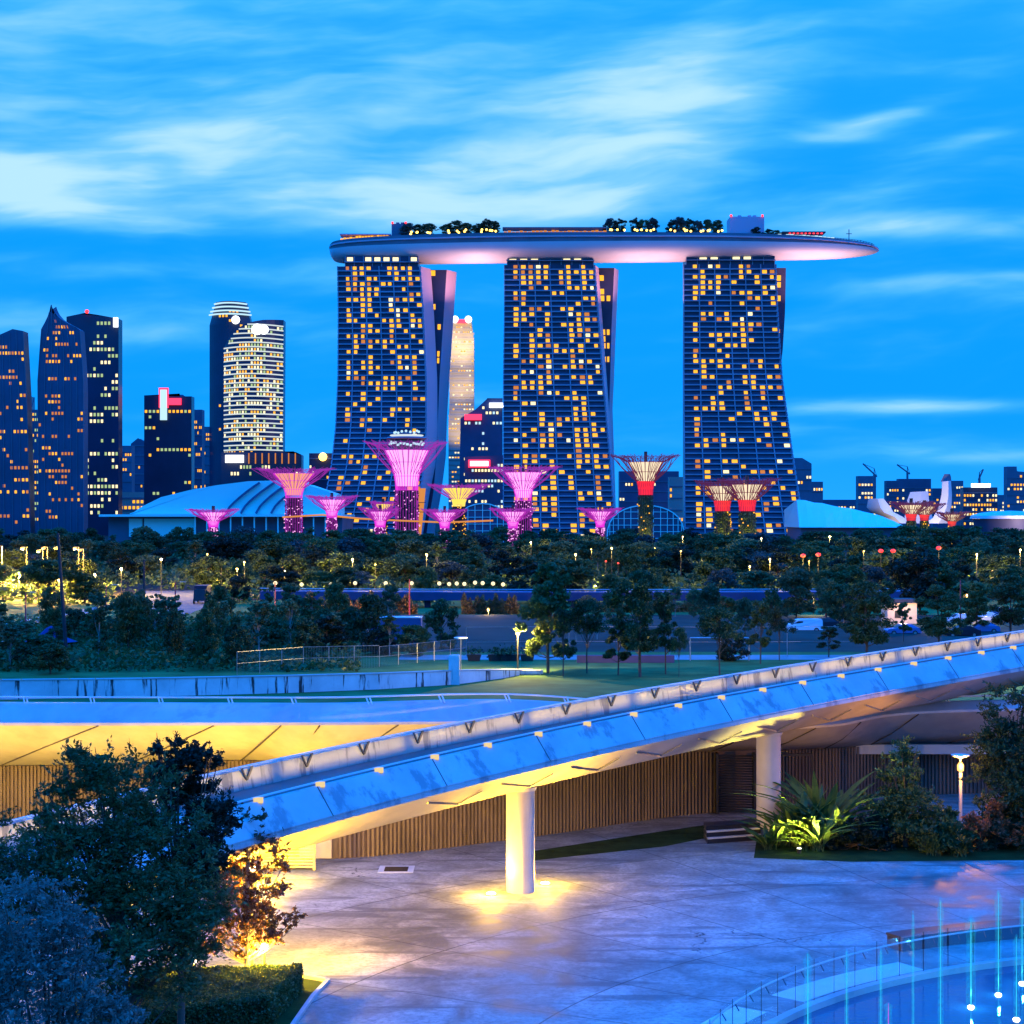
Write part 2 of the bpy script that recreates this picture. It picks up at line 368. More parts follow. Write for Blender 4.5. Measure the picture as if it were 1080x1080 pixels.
def wloc(o):
    v = Vector((0, 0, 0))
    while o is not None: v = v + Vector(o.location); o = o.parent
    return v
def obj(name, mb, m, parent=None, smooth=False, **props):
    me = bpy.data.meshes.new(name)
    off = wloc(parent) if parent else Vector((0, 0, 0))
    vs = mb.v if off.length == 0 else [(v[0] - off.x, v[1] - off.y, v[2] - off.z) for v in mb.v]
    me.from_pydata(vs, [], mb.f); me.materials.append(m)
    if smooth:
        me.polygons.foreach_set('use_smooth', [True] * len(me.polygons))
        try: me.set_sharp_from_angle(angle=math.radians(40))
        except Exception: pass
    me.update()
    o = bpy.data.objects.new(name, me); C.objects.link(o)
    if parent: o.parent = parent
    for k, v in props.items(): o[k] = v
    return o
def thing(name, label, cat, loc=(0, 0, 0), group=None):
    o = bpy.data.objects.new(name, None); C.objects.link(o); o.location = loc; o.empty_display_size = 0.1
    o['label'] = label; o['category'] = cat
    if group: o['group'] = group
    return o
def tag(o, label, cat, group=None):
    o['label'] = label; o['category'] = cat
    if group: o['group'] = group
    return o
def struct(name, mb, m, smooth=False):
    o = obj(name, mb, m, None, smooth); o['kind'] = 'structure'; return o
def copy_tree(o, parent=None):
    c = o.copy(); C.objects.link(c); c.parent = parent
    for ch in o.children: copy_tree(ch, c)
    return c
def lamp(name, loc, watts, col, r=0.1, parent=None, spot=None, aim=None, blend=0.5):
    l = bpy.data.lights.new(name, 'SPOT' if spot else 'POINT'); l.energy = watts; l.color = col; l.shadow_soft_size = r
    o = bpy.data.objects.new(name, l); C.objects.link(o)
    if spot:
        l.spot_size = math.radians(spot); l.spot_blend = blend
        o.rotation_euler = (Vector(loc) - Vector(aim)).to_track_quat('Z', 'Y').to_euler()
    o.location = Vector(loc) - (wloc(parent) if parent else Vector((0, 0, 0)))
    if parent: o.parent = parent
    return o
def windows(parent, quads, m, name='window', cap=100):
    """each quad (4 points) a window of its own up to the cap, the rest one part"""
    quads = list(quads)
    for q in quads[:cap]: obj(name, MB().quad(*q), m, parent)
    if len(quads) > cap:
        mb = MB()
        for q in quads[cap:]: mb.quad(*q)
        obj(name, mb, m, parent, kind='stuff')

# ------------------------------------------------------------ ground
rng = random.Random(7)
g = MB()   # ground sheet with the plaza region left out where the plaza lies on it (4 mm above)
g.quad((-6000, -200, -0.3), (6000, -200, -0.3), (6000, 9000, -0.3), (-6000, 9000, -0.3))
struct('ground', g, M['soil'])
# terrain beyond the building at z = 0
g = MB(); g.quad((-900, 140, -0.012), (900, 140, -0.012), (900, 320, -0.012), (-900, 320, -0.012))
struct('lawn', g, M['grass'])
g = MB(); g.quad((-900, 320, -0.02), (900, 320, -0.02), (900, 1100, -0.02), (-900, 1100, -0.02))
struct('garden_ground', g, M['soil'])
g = MB(); g.quad((-30, 198, 0.0), (140, 198, 0.0), (170, 262, 0.6), (-20, 262, 0.6))
struct('grass_bank', g, M['bank_grass'])
g = MB(); g.quad((-12, 187, 0.004), (140, 187, 0.004), (140, 193.5, 0.004), (-12, 193.5, 0.004))
struct('service_road', g, M['path'])
def ribbon(pts, wd, z):
    mb = MB(); pts = [Vector(p) for p in pts]; L = []; R = []
    for i, p in enumerate(pts):
        d = (pts[min(i + 1, len(pts) - 1)] - pts[max(i - 1, 0)]); d.z = 0; d.normalize(); n = Vector((-d.y, d.x, 0)) * wd[i] / 2
        L.append((p.x + n.x, p.y + n.y, z)); R.append((p.x - n.x, p.y - n.y, z))
    for i in range(len(pts) - 1): mb.quad(R[i], R[i + 1], L[i + 1], L[i])
    return mb
struct('garden_path', ribbon([G(10, 660), G(60, 650), G(105, 642), G(128, 638), G(145, 632), G(150, 627)], [4, 4, 4, 5, 5, 5], 0.008), M['path'])
struct('path', ribbon([G(160, 655), G(175, 645), G(190, 636), G(195, 628), G(180, 623)], [7, 9, 14, 16, 12], 0.012), M['asphalt'])

# plaza sheet (z = 0); the pool is cut out of it as a circle sector
PC = Vector((24.5, 41.5, 0.0)); PR = 20.1
def poolpt(a, r, z=0.0): return Vector((PC.x + math.cos(a) * r, PC.y + math.sin(a) * r, z))
g = MB(); NA = 96
ring = [poolpt(2 * math.pi * k / NA, PR) for k in range(NA)]
sq = []
for k in range(NA):
    a = 2 * math.pi * k / NA; c_, s_ = math.cos(a), math.sin(a)
    x0, x1, y0, y1 = -100 - PC.x, 140 - PC.x, -30 - PC.y, 140 - PC.y
    tt = min((x1 / c_ if c_ > 1e-9 else 1e9), (x0 / c_ if c_ < -1e-9 else 1e9), (y1 / s_ if s_ > 1e-9 else 1e9), (y0 / s_ if s_ < -1e-9 else 1e9))
    sq.append(Vector((PC.x + c_ * tt, PC.y + s_ * tt, 0)))
for k in range(NA):
    k2 = (k + 1) % NA; g.quad(ring[k], sq[k], sq[k2], ring[k2])
struct('plaza', g, M['plaza'])
g = MB(); g.lathe((PC.x, PC.y, 0), [(0.01, -0.14), (PR + 0.05, -0.14)], NA)
struct('pool_water', MB().add([poolpt(2 * math.pi * k / NA, PR, -0.14) for k in range(NA)], [tuple(range(NA))]), M['water'])
# pool kerb
g = MB(); rings = []
for k in range(NA + 1):
    a = 2 * math.pi * k / NA
    rings.append([poolpt(a, PR + 0.0, -0.2), poolpt(a, PR + 0.28, -0.2), poolpt(a, PR + 0.28, 0.06), poolpt(a, PR + 0.0, 0.06)])
g.loft(rings, cap=False)
struct('pool_kerb', g, M['roof_edge'])

# pale bands laid on the plaza between the pool and the bench
def arcband(r0, r1, a0, a1, z, n=24):
    mb = MB()
    for k in range(n):
        A, B = a0 + (a1 - a0) * k / n, a0 + (a1 - a0) * (k + 1) / n
        mb.quad(poolpt(A, r1, z), poolpt(A, r0, z), poolpt(B, r0, z), poolpt(B, r1, z))
    return mb
M['pale_floor'] = mat('pale_band', (0.62, 0.66, 0.66), 0.5, var=0.1, scale=1.2)
def ang(p): return math.atan2(p.y - PC.y, p.x - PC.x)
struct('pale_band', arcband(PR + 0.5, PR + 1.7, ang(G(815, 1050)), ang(G(965, 1020)), 0.004), M['pale_floor'])
struct('pale_band', arcband(PR + 0.8, PR + 1.9, ang(G(745, 1092)), ang(G(800, 1066)), 0.004, 8), M['pale_floor'])

# ------------------------------------------------------------ the curved ramp bridge
R0, RK, RZ0, RZ1, RZ2, RK2 = 0.84748, -0.00552, 5.70915, 0.04445, -0.00011, 7e-05
_ds = 0.5; _s = np.arange(-36, 76, _ds); _th = R0 + RK * _s + RK2 * _s * _s
_cx = np.cumsum(np.cos(_th)) * _ds; _cy = np.cumsum(np.sin(_th)) * _ds
_i0 = int(np.argmin(abs(_s))); _cx += 0.34 - _cx[_i0]; _cy += 71.4 - _cy[_i0]
def RP(s, off, h):
    th = float(np.interp(s, _s, _th)); x = float(np.interp(s, _s, _cx)); y = float(np.interp(s, _s, _cy))
    z = RZ0 + RZ1 * s + RZ2 * s * s
    return Vector((x + off * math.sin(th), y - off * math.cos(th), z + h))
st = np.arange(-34, 74.1, 1.0)
ramp = thing('ramp_bridge', 'long curved concrete ramp bridge rising to the right over the plaza', 'bridge', RP(0, 0, 0) - Vector((0, 0, 5.7)))
# hull (underside) ; fascia ; deck ; far parapet
def strip(profile, s0=-34, s1=74, step=1.0):
    rings = []
    n = int((s1 - s0) / step)
    for i in range(n + 1):
        s = s0 + step * i; rings.append([RP(s, o, h) for o, h in profile])
    return rings
hull = [(3.14, -0.03), (2.2, -0.62), (1.3, -1.12), (0.72, -1.42), (0.5, -1.53), (-0.5, -1.53), (-0.72, -1.42), (-1.3, -1.12), (-2.2, -0.62), (-3.14, -0.03), (-2.9, 0.02), (2.9, 0.02)]
obj('hull', MB().loft(strip(hull[::-1])), M['soffit'], ramp, True)
fas = [(3.16, -0.03), (3.20, 0.10), (2.50, 0.985), (2.30, 0.985), (2.30, 0.02), (2.9, 0.02)]
obj('near_parapet', MB().loft(strip(fas)), M['ramp'], ramp)
obj('deck', MB().loft(strip([(2.3, 0.021), (2.3, 0.10), (-2.75, 0.10), (-2.75, 0.021)])), M['asphalt'], ramp)
obj('far_parapet', MB().loft(strip([(-2.75, 0.02), (-2.85, 0.80), (-3.05, 0.84), (-3.20, 0.10), (-3.16, -0.03)])), M['parapet'], ramp)
# coping rails
mb = MB(); mb.tube([RP(s, -2.72, 0.93) for s in st], 0.045, 6); obj('handrail', mb, M['rail'], ramp, True)
mb = MB(); mb.tube([RP(s, 2.36, 1.10) for s in st], 0.035, 6); obj('handrail', mb, M['rail'], ramp, True)
for i in range(36):
    s = -34 + 3.0 * i + 1.0
    mb = MB(); a = RP(s, -2.72, 0.90)
    t1 = (RP(s + 0.5, 0, 0) - RP(s, 0, 0)).normalized()
    mb.bar(a - t1 * 0.32, RP(s, -2.775, 0.42), 0.05, 0.06); mb.bar(a + t1 * 0.22, RP(s, -2.775, 0.42), 0.07, 0.08); mb.bar(a - t1 * .34, a + t1 * .24, 0.05, 0.05)
    obj('bracket', mb, M['bracket'], ramp)
    mb = MB(); b = RP(s + 1.2, 2.47, 0.985)
    mb.bar(b - Vector((0, 0, 0.04)), b + Vector((0, 0, 0.13)), 0.30, 0.16)
    obj('post_light', mb, M['post_glow'], ramp)
# drip edge
mb = MB(); mb.loft(strip([(3.155, -0.14), (3.215, -0.12), (3.215, 0.02), (3.155, 0.02)])); obj('drip_edge', mb, M['ramp'], ramp)
for k in range(18):
    s0_ = -32 + 6 * k; q = []
    for o_, h_ in ((3.222, .10), (2.51, 1.005)): q += [RP(s0_, o_, h_ - .01), RP(s0_ + .035, o_, h_ - .01)]
    q2 = [RP(s0_, 3.20, .08), RP(s0_ + .035, 3.20, .08), RP(s0_, 2.50, .97), RP(s0_ + .035, 2.50, .97)]
    obj('panel_joint', MB().hexa([q2[0], q2[1], q[1], q[0]], [q2[2], q2[3], q[3], q[2]]), M['bracket'], ramp)
# steel hangers under the near edge
for s in np.arange(-8, 60, 4.2):
    mb = MB(); a = RP(s, 2.3, -0.60); b = RP(s + 3.2, 1.0, -1.32); c = RP(s + 3.2, 2.2, -0.7)
    mb.bar(a, b, 0.05); mb.bar(b, c, 0.05); obj('drain_pipe', mb, M['steel'], ramp)
# columns
def column(s, label, r=0.57):
    p = RP(s, 0.0, -1.53); t = thing('bridge_column', label, 'column', (p.x, p.y, 0), 'columns carrying the ramp bridge')
    obj('shaft', MB().lathe((p.x, p.y, 0), [(r, 0.0), (r, p.z - 0.10)], 40), M['column'], t, True)
    obj('collar', MB().lathe((p.x, p.y, 0), [(r + 0.05, p.z - 0.12), (r + 0.09, p.z + 0.03)], 40), M['column'], t, True)
    return t
column(0, 'round floodlit concrete column glowing yellow under the middle of the ramp bridge')
column(16.9, 'round grey concrete column under the ramp bridge beside the spotlit broad leaved plants')
column(44, 'concrete column under the far right end of the ramp bridge behind the trees')
column(-21, 'concrete column under the left end of the ramp bridge behind the big dark tree')

# ------------------------------------------------------------ low building behind the ramp
# stations: wall x, d, top z ; edge x, d, z bottom, z top
ST = [(-62, 97, 2.4, -62, 92, 4.9, 5.7), (-40, 90, 2.7, -40, 85, 5.2, 6.1), (-24.7, 86, 3.0, -23.2, 80, 5.64, 6.55), (-12.3, 81, 3.95, -11.8, 76.5, 6.05, 6.88),
      (-7.87, 78.2, 4.0, -7.4, 74.6, 6.28, 7.08), (0, 82.9, 3.9, 0, 78.5, 5.85, 6.82), (7.1, 88.6, 3.4, 6.7, 84, 4.9, 5.75),
      (10.1, 90.4, 3.1, 9.8, 86.5, 4.6, 5.3), (16.5, 94, 2.8, 16.0, 89.5, 4.45, 4.95), (23.5, 96.5, 2.75, 22.5, 92, 4.9, 5.35), (45, 98, 2.8, 45, 94, 4.9, 5.35), (70, 99, 2.8, 70, 95, 4.9, 5.35)]
def lerp_st(st_, n=8):
    out = []
    A = np.array(st_, float); tpar = np.arange(len(A)); q = np.linspace(0, len(A) - 1, (len(A) - 1) * n + 1)
    # Catmull-Rom
    for u in q:
        i = min(int(u), len(A) - 2); f = u - i
        p0 = A[max(i - 1, 0)]; p1 = A[i]; p2 = A[i + 1]; p3 = A[min(i + 2, len(A) - 1)]
        out.append(0.5 * ((2 * p1) + (-p0 + p2) * f + (2 * p0 - 5 * p1 + 4 * p2 - p3) * f * f + (-p0 + 3 * p1 - 3 * p2 + p3) * f ** 3))
    return out
SS = lerp_st(ST)
pav = thing('low_building', 'long low curved concrete building with ribbed walls and flared roof edge behind the ramp', 'building', (0, 83, 0))
mb = MB(); mbw = MB(); mbf = MB()
rs = []; rf = []
for a in SS:
    wx, wy, wz, ex, ey, eb, et = a
    rs.append([(wx, wy + 0.6, wz + 0.1), (wx, wy, wz), (wx * .4 + ex * .6, wy * .4 + ey * .6, wz * .45 + eb * .55 - 0.15), (ex, ey, eb), (ex, ey + 0.2, eb + 0.1)])
    rf.append([(ex, ey + 0.1, eb + 0.05), (ex, ey - 0.03, eb), (ex, ey - 0.03, eb + 0.12), (ex, ey + 1.0, et), (ex, ey + 1.4, et), (ex, ey + 1.5, eb + 0.3)])
obj('soffit', MB().loft([r[::-1] for r in rs], cap=False), M['soffit'], pav, True)
obj('roof_edge', MB().loft([r[::-1] for r in rf], cap=False), M['roof_edge'], pav)
for i in range(4, len(SS) - 4, 4):
    a = rs[i]; b = rs[i + 3]; q = MB(); o = Vector((0, -.02, -.02))
    q.bar(Vector(b[3]) + o, Vector(a[2]).lerp(Vector(b[2]), .45) + o, .05); q.bar(Vector(a[2]).lerp(Vector(b[2]), .45) + o, Vector(a[1]) + o, .05); obj('soffit_joint', q, M['bracket'], pav)
# wall with ribs
mb = MB(); dist = 0
pts = [Vector((a[0], a[1], 0)) for a in SS]; tops = [a[2] for a in SS]
cum = [0.0]
for i in range(1, len(pts)): cum.append(cum[-1] + (pts[i] - pts[i - 1]).length)
for i in range(len(pts) - 1):
    mb.hexa([pts[i], pts[i + 1], pts[i + 1] + Vector((0, .5, 0)), pts[i] + Vector((0, .5, 0))],
            [pts[i] + Vector((0, 0, tops[i])), pts[i + 1] + Vector((0, 0, tops[i + 1])), pts[i + 1] + Vector((0, .5, tops[i + 1])), pts[i] + Vector((0, .5, tops[i]))])
obj('wall', mb, M['ribwall'], pav)
mb = MB(); s = 0.0
xs_ = [p.x for p in pts]; ys_ = [p.y for p in pts]
while s < cum[-1]:
    x = float(np.interp(s, cum, xs_)); y = float(np.interp(s, cum, ys_)); tz = float(np.interp(s, cum, tops))
    if not (10.2 < x < 13.2) and not (-10.6 < x < -7.6):
        mb.box(x - 0.05, x + 0.05, y - 0.12, y + 0.02, 0.0, tz - 0.02)
    s += 0.21 + 0.02 * ((int(s * 7) % 3) - 1)
obj('wall_ribs', mb, M['ribwall'], pav)
# louvred door, door frame, lit doorway at the left
def wy_at(x): return float(np.interp(x, xs_, ys_))
mb = MB()
for k in range(22): mb.box(10.4, 12.2, wy_at(11.3) - 0.9, wy_at(11.3) - 0.75, 0.12 + k * 0.13, 0.19 + k * 0.13)
mb.box(10.3, 10.42, wy_at(11) - 1.0, wy_at(11) - .4, 0, 3.05); mb.box(12.2, 12.32, wy_at(11) - 1.0, wy_at(11) - .4, 0, 3.05)
obj('louvre_door', mb, M['dark_metal'], pav)
mb = MB(); mb.box(12.5, 15.4, 91.2, 91.35, 2.75, 2.87); mb.box(15.3, 15.42, 91.2, 91.35, 0, 2.75); obj('pipe_frame', mb, M['dark_metal'], pav)
M['lit_door'] = glow('lit_doorway', (1.0, 0.62, 0.08), 0.55)
obj('lit_doorway', MB().box(-9.3, -7.9, 78.0, 78.3, 0.05, 2.3), M['soffit'], pav)
mb = MB(); mb.box(16.2, 45, 95.0, 95.4, 2.35, 2.85); obj('lintel_beam', mb, M['column'], pav)
mb = MB()
for k in range(12): mb.box(-10.6, -8.4, 75.6, 75.68, 0.12 + k * 0.13, 0.19 + k * 0.13)
for x in (-10.6, -8.4): mb.box(x - 0.05, x + 0.05, 75.66, 75.8, 0, 1.75)
lf = obj('louvred_gate', mb, M['steel']); tag(lf, 'low gate of horizontal metal slats beside the lit doorway under the ramp', 'gate')
# roof rail
rr = MB(); rp = []
for a in SS: rp.append(Vector((a[3], a[4] + 1.2, a[6] + 0.24)))
obj('roof_handrail', MB().tube(rp, 0.045, 6), M['rail'], pav, True)
cr_ = [0.0]
for i in range(1, len(rp)): cr_.append(cr_[-1] + (rp[i] - rp[i - 1]).length)
s = 1.0
while s < cr_[-1] - 1:
    x, y, z = (float(np.interp(s, cr_, [p[k] for p in rp])) for k in range(3))
    mb = MB(); mb.bar((x - 0.10, y, z), (x + 0.05, y - 0.25, z - 0.32), 0.05); mb.bar((x + 0.05, y, z), (x + 0.20, y - 0.25, z - 0.32), 0.05)
    obj('rail_bracket', mb, M['rail'], pav); s += 3.4
# grass roof falling away behind the edge to the lawn
mb = MB(); N = 6
for i in range(len(SS) - 1):
    for k in range(N):
        def bp(a, f):
            x = a[3] + (a[3] * 0.75) * f * 0; y0 = a[4] + 1.42; y = y0 + (141 - y0) * f; zz = (a[6] - 0.10) * (1 - f) - 0.35 * math.sin(math.pi * f)
            return (x * (1 + 0.5 * f), y, zz)
        mb.quad(bp(SS[i], k / N), bp(SS[i + 1], k / N), bp(SS[i + 1], (k + 1) / N), bp(SS[i], (k + 1) / N))
obj('grass_roof', mb, M['grass'], pav, True)

# concrete retaining wall on the lawn
rw = thing('retaining_wall', 'long low pale concrete wall with black run off stains behind the roof lawn', 'wall', (-20, 150, 0))
WP = [(-60, 716.5, 742), (0, 718, 738), (150, 716.5, 735), (300, 713.5, 731), (400, 711, 727), (480, 708, 722), (530, 707, 715.5), (562, 707, 709.5)]
rings = []
for px, yt, yb in WP:
    b = G(px, yb); rings.append([(b.x, b.y, 0), (b.x, b.y + 0.45, 0), (b.x, b.y + 0.45, ZH(yt, b.y)), (b.x, b.y, ZH(yt, b.y))])
obj('wall_body', MB().loft(rings), M['lowwall'], rw)
cp = [[(r[0][0], r[0][1] - 0.05, r[3][2] + 0.002), (r[0][0], r[0][1] + 0.5, r[3][2] + 0.002), (r[0][0], r[0][1] + 0.5, r[3][2] + 0.1), (r[0][0], r[0][1] - 0.05, r[3][2] + 0.1)] for r in rings]
obj('coping', MB().loft(cp), M['roof_edge'], rw)
b = G(479, 722); pl = MB(); pl.box(b.x - 0.48, b.x + 0.48, b.y - 0.25, b.y + 0.7, 0, ZH(691, b.y))
tag(obj('gate_pier', pl, M['lowwall']), 'square pale concrete pier at the end of the stained wall', 'pier')

# ------------------------------------------------------------ vegetation generators
def leaf_arrays(cent, size, rs_, up=0.3, asp=0.55, axis=None):
    n = len(cent)
    a = rs_.normal(size=(n, 3)); a[:, 2] *= 0.7
    if axis is not None: a = a * .55 + axis
    a /= np.linalg.norm(a, axis=1)[:, None]
    b = rs_.normal(size=(n, 3)); b[:, 2] += up * 0; b -= (a * b).sum(1)[:, None] * a; b /= np.linalg.norm(b, axis=1)[:, None] + 1e-9
    sz = size * (0.4 + 1.1 * rs_.random(n))[:, None]
    v = np.empty((n, 4, 3)); v[:, 0] = cent - a * sz; v[:, 1] = cent + b * sz * asp - a * sz * 0.1; v[:, 2] = cent + a * sz; v[:, 3] = cent - b * sz * asp - a * sz * 0.1
    return v.reshape(-1, 3)
def quadmesh(name, v, m):
    n = len(v) // 4; me = bpy.data.meshes.new(name)
    me.vertices.add(len(v)); me.vertices.foreach_set('co', v.astype(np.float32).ravel())
    me.loops.add(n * 4); me.loops.foreach_set('vertex_index', np.arange(n * 4, dtype=np.int32))
    me.polygons.add(n); me.polygons.foreach_set('loop_start', np.arange(n, dtype=np.int32) * 4)
    me.materials.append(m); me.update(); me.validate(); return me
def meshof(name, mb, m, smooth=True):
    me = bpy.data.meshes.new(name); me.from_pydata(mb.v, [], mb.f); me.materials.append(m)
    if smooth: me.polygons.foreach_set('use_smooth', [True] * len(me.polygons))
    me.update(); return me
def tree_proto(seed, H=10.0, cw=4.5, cb=0.3, nclump=40, nleaf=6000, leaf=0.22, m=None, bark=None, shape='round', clr=0.9, tr=0.16):
    """returns (trunk mesh, crown mesh); crown in an uneven cloud of clumps carried by limbs"""
    r = np.random.default_rng(seed); zb = H * cb; ch = H - zb
    cs = []; tries = 0
    while len(cs) < nclump and tries < 4000:
        tries += 1
        u = r.random(); th = r.random() * 2 * math.pi
        if shape == 'cone': rad = cw * (1 - u) ** 0.8 + 0.15 * cw
        elif shape == 'column': rad = cw * (0.5 + 0.5 * math.sin(math.pi * min(1, u * 1.05 + 0.12))) 
        elif shape == 'umbrella': u = 0.35 + 0.65 * u; rad = cw * math.sqrt(max(0.05, 1 - ((u - 0.6) / 0.5) ** 2))
        else: rad = cw * math.sqrt(max(0.03, 1 - (2 * u - 0.9) ** 2 / 1.25))
        rad *= 0.75 + 0.35 * math.sin(3 * th + seed) * math.cos(2 * u * 3 + seed)
        rr_ = rad * math.sqrt(r.random()) ** 0.6
        cs.append((rr_ * math.cos(th), rr_ * math.sin(th), zb + u * ch * 0.95))
    cs = np.array(cs); cr = clr * (0.55 + 0.75 * r.random(len(cs))) * cw / 4.0
    wt = cr ** 2; wt /= wt.sum(); idx = r.choice(len(cs), nleaf, p=wt)
    d = r.normal(size=(nleaf, 3)); d /= np.linalg.norm(d, axis=1)[:, None]
    rad = r.random(nleaf) ** 0.45
    cent = cs[idx] + d * (rad * cr[idx])[:, None] * np.array([1.15, 1.15, 0.72])
    crown = quadmesh('crown', leaf_arrays(cent, leaf, r), m)
    mb = MB(); top = Vector((r.normal() * 0.2, r.normal() * 0.2, H * 0.82))
    mb.tube([(0, 0, -0.15), (0.05, 0, H * .25), (top.x * .5, top.y * .5, H * .5), top], [tr * H / 10 * 1.25, tr * H / 10, tr * H / 10 * .7, 0.03], 7)
    for k in range(min(len(cs), 14)):
        c = cs[k]; z0 = max(zb * 0.75, c[2] * 0.55); a = Vector((top.x * z0 / top.z * .6, top.y * z0 / top.z * .6, z0)); mid = a * 0.5 + Vector(c) * 0.5 + Vector((0, 0, -0.15))
        mb.tube([a, mid, Vector(c)], [tr * H / 10 * .5, tr * H / 10 * .3, 0.02], 5)
    return meshof('trunk', mb, bark or M['bark']), crown
def place_tree(proto, loc, h_scale, w_scale, rz, label, group=None, name='tree', cat='tree'):
    t = thing(name, label, cat, loc, group)
    t.rotation_euler = (0, 0, rz); t.scale = (w_scale, w_scale, h_scale)
    for nm, me in zip(('trunk', 'crown'), proto):
        if me is None: continue
        o = bpy.data.objects.new(nm, me); C.objects.link(o); o.parent = t
    return t
PT = {}
for i in range(5):
    PT['round%d' % i] = tree_proto(10 + i, 10, 4.6, 0.18, 64, 7500, 0.25, [M['leaf_mid'], M['leaf_dark'], M['leaf_mid'], M['leaf_pale'], M['leaf_blue2']][i])
for i in range(2):
    PT['umb%d' % i] = tree_proto(30 + i, 10, 5.2, 0.35, 40, 4200, 0.28, M['leaf_mid'], shape='umbrella')
for i in range(3):
    PT['thin%d' % i] = tree_proto(40 + i, 10, 2.6, 0.22, 34, 2200, 0.22, M['leaf_pale'] if i else M['leaf_mid'], M['bark_pale'], shape='column', tr=0.1)
for i in range(2):
    PT['col%d' % i] = tree_proto(50 + i, 10, 2.3, 0.1, 40, 4500, 0.24, M['leaf_dark'], shape='column')
for i in range(2):
    PT['bush%d' % i] = tree_proto(60 + i, 10, 6.0, 0.02, 50, 5000, 0.35, M['leaf_mid'] if i else M['leaf_dark'])
M['leaf_lawn'] = foliage('leaf_lawn', (0.02, 0.035, 0.014), (0.075, 0.12, 0.035))
PT['lawn0'] = tree_proto(71, 10, 3.3, 0.27, 60, 12000, 0.15, M['leaf_lawn'], shape='round', tr=0.14)
PT['lawn1'] = tree_proto(72, 10, 3.0, 0.30, 30, 6000, 0.17, M['leaf_mid'], shape='column', tr=0.12)
PT['lawn2'] = tree_proto(73, 10, 3.6, 0.34, 40, 6000, 0.15, M['leaf_lawn'], shape='umbrella', tr=0.10)
PT['lawn3'] = tree_proto(74, 10, 3.2, 0.18, 40, 8000, 0.19, M['leaf_mid'], shape='round', tr=0.14)

def spec_tree(px, yb, yt, wpx, kind, label, group=None, z=0.0, name='tree', cat='tree'):
    p = G(px, yb, z); h = ZH(yt, p.y) - z; cw = {'r': 4.6, 'u': 5.2, 't': 2.6, 'c': 2.3, 'b': 6.0, 'l': 3.3}[kind[0]]
    wd = wpx / 2 / F * p.y; return place_tree(PT[{'r': 'round', 'u': 'umb', 't': 'thin', 'c': 'col', 'b': 'bush', 'l': 'lawn'}[kind[0]] + kind[1]], p, h / 10.0, wd / cw, rng.random() * 6.28, label, group, name, cat)

GR = 'trees standing on the lawn beyond the ramp'
spec_tree(578, 710, 592, 70, 'l3', 'tall broad tree on the lawn lit yellow along its left side', GR)
spec_tree(594, 713, 640, 34, 'l1', 'slim pale tree just right of the yellow lit lawn tree', GR)
spec_tree(619, 710, 632, 46, 'l2', 'slender tree on the lawn in front of the long low wall left end', GR)
spec_tree(652, 712, 652, 42, 'l1', 'small dark tree on the lawn left of the tallest dark lawn tree', GR)
spec_tree(675, 714, 600, 66, 'l0', 'tallest dark rounded tree on the lawn in the middle of the row', GR)
spec_tree(702, 711, 622, 36, 'l1', 'slim dark tree leaning beside the tallest dark lawn tree', GR)
spec_tree(716, 714, 662, 20, 'l2', 'smallest young tree on the lawn with a thin stake like trunk', GR)
spec_tree(759, 713, 640, 52, 'l2', 'open branched tree on the lawn in front of the steel goal frame', GR)
spec_tree(802, 700, 632, 38, 'l1', 'pale young tree beside the service road right of the goal frame', GR)
spec_tree(822, 697, 640, 30, 'l2', 'thin forked tree by the road left of the white van', GR)
spec_tree(874, 693, 660, 34, 'l1', 'small feathery tree on the bank below the white van', GR)
spec_tree(914, 700, 612, 60, 'l0', 'wide dark tree just above the ramp rail below the lit house', GR)
spec_tree(953, 678, 634, 24, 'l1', 'small round headed tree in front of the lit house', GR)
spec_tree(990, 688, 616, 54, 'l0', 'dark tree with pale leaf tips right of the lit house', GR)
spec_tree(970, 652, 577, 70, 'r1', 'huge dark crown rising behind the lit house', GR)
spec_tree(1030, 668, 614, 42, 'l3', 'yellow lit tree spreading above the parked cars', GR)
spec_tree(1066, 676, 606, 52, 'l0', 'dark tree at the right edge beside the parked cars', GR)
spec_tree(890, 660, 615, 46, 'r2', 'leafy tree behind the white van on its right', GR)
spec_tree(840, 655, 600, 50, 'r3', 'tree standing behind the white van on its left', GR)
spec_tree(772, 697, 668, 38, 'b0', 'low dark rounded bush under the steel goal frame', None, 0, 'bush', 'bush')
spec_tree(465, 684, 633, 46, 'b1', 'rounded pale green bushy tree beside the blue container', None, 0, 'bushy_tree', 'tree')
spec_tree(400, 690, 664, 52, 'b0', 'low dome shaped dark bush in front of the blue container', None, 0, 'bush', 'bush')
spec_tree(345, 692, 650, 52, 'r1', 'dark rounded tree left of the dome shaped bush', None)
spec_tree(322, 696, 655, 44, 'b1', 'scrubby tree behind the mesh fence left end', None)

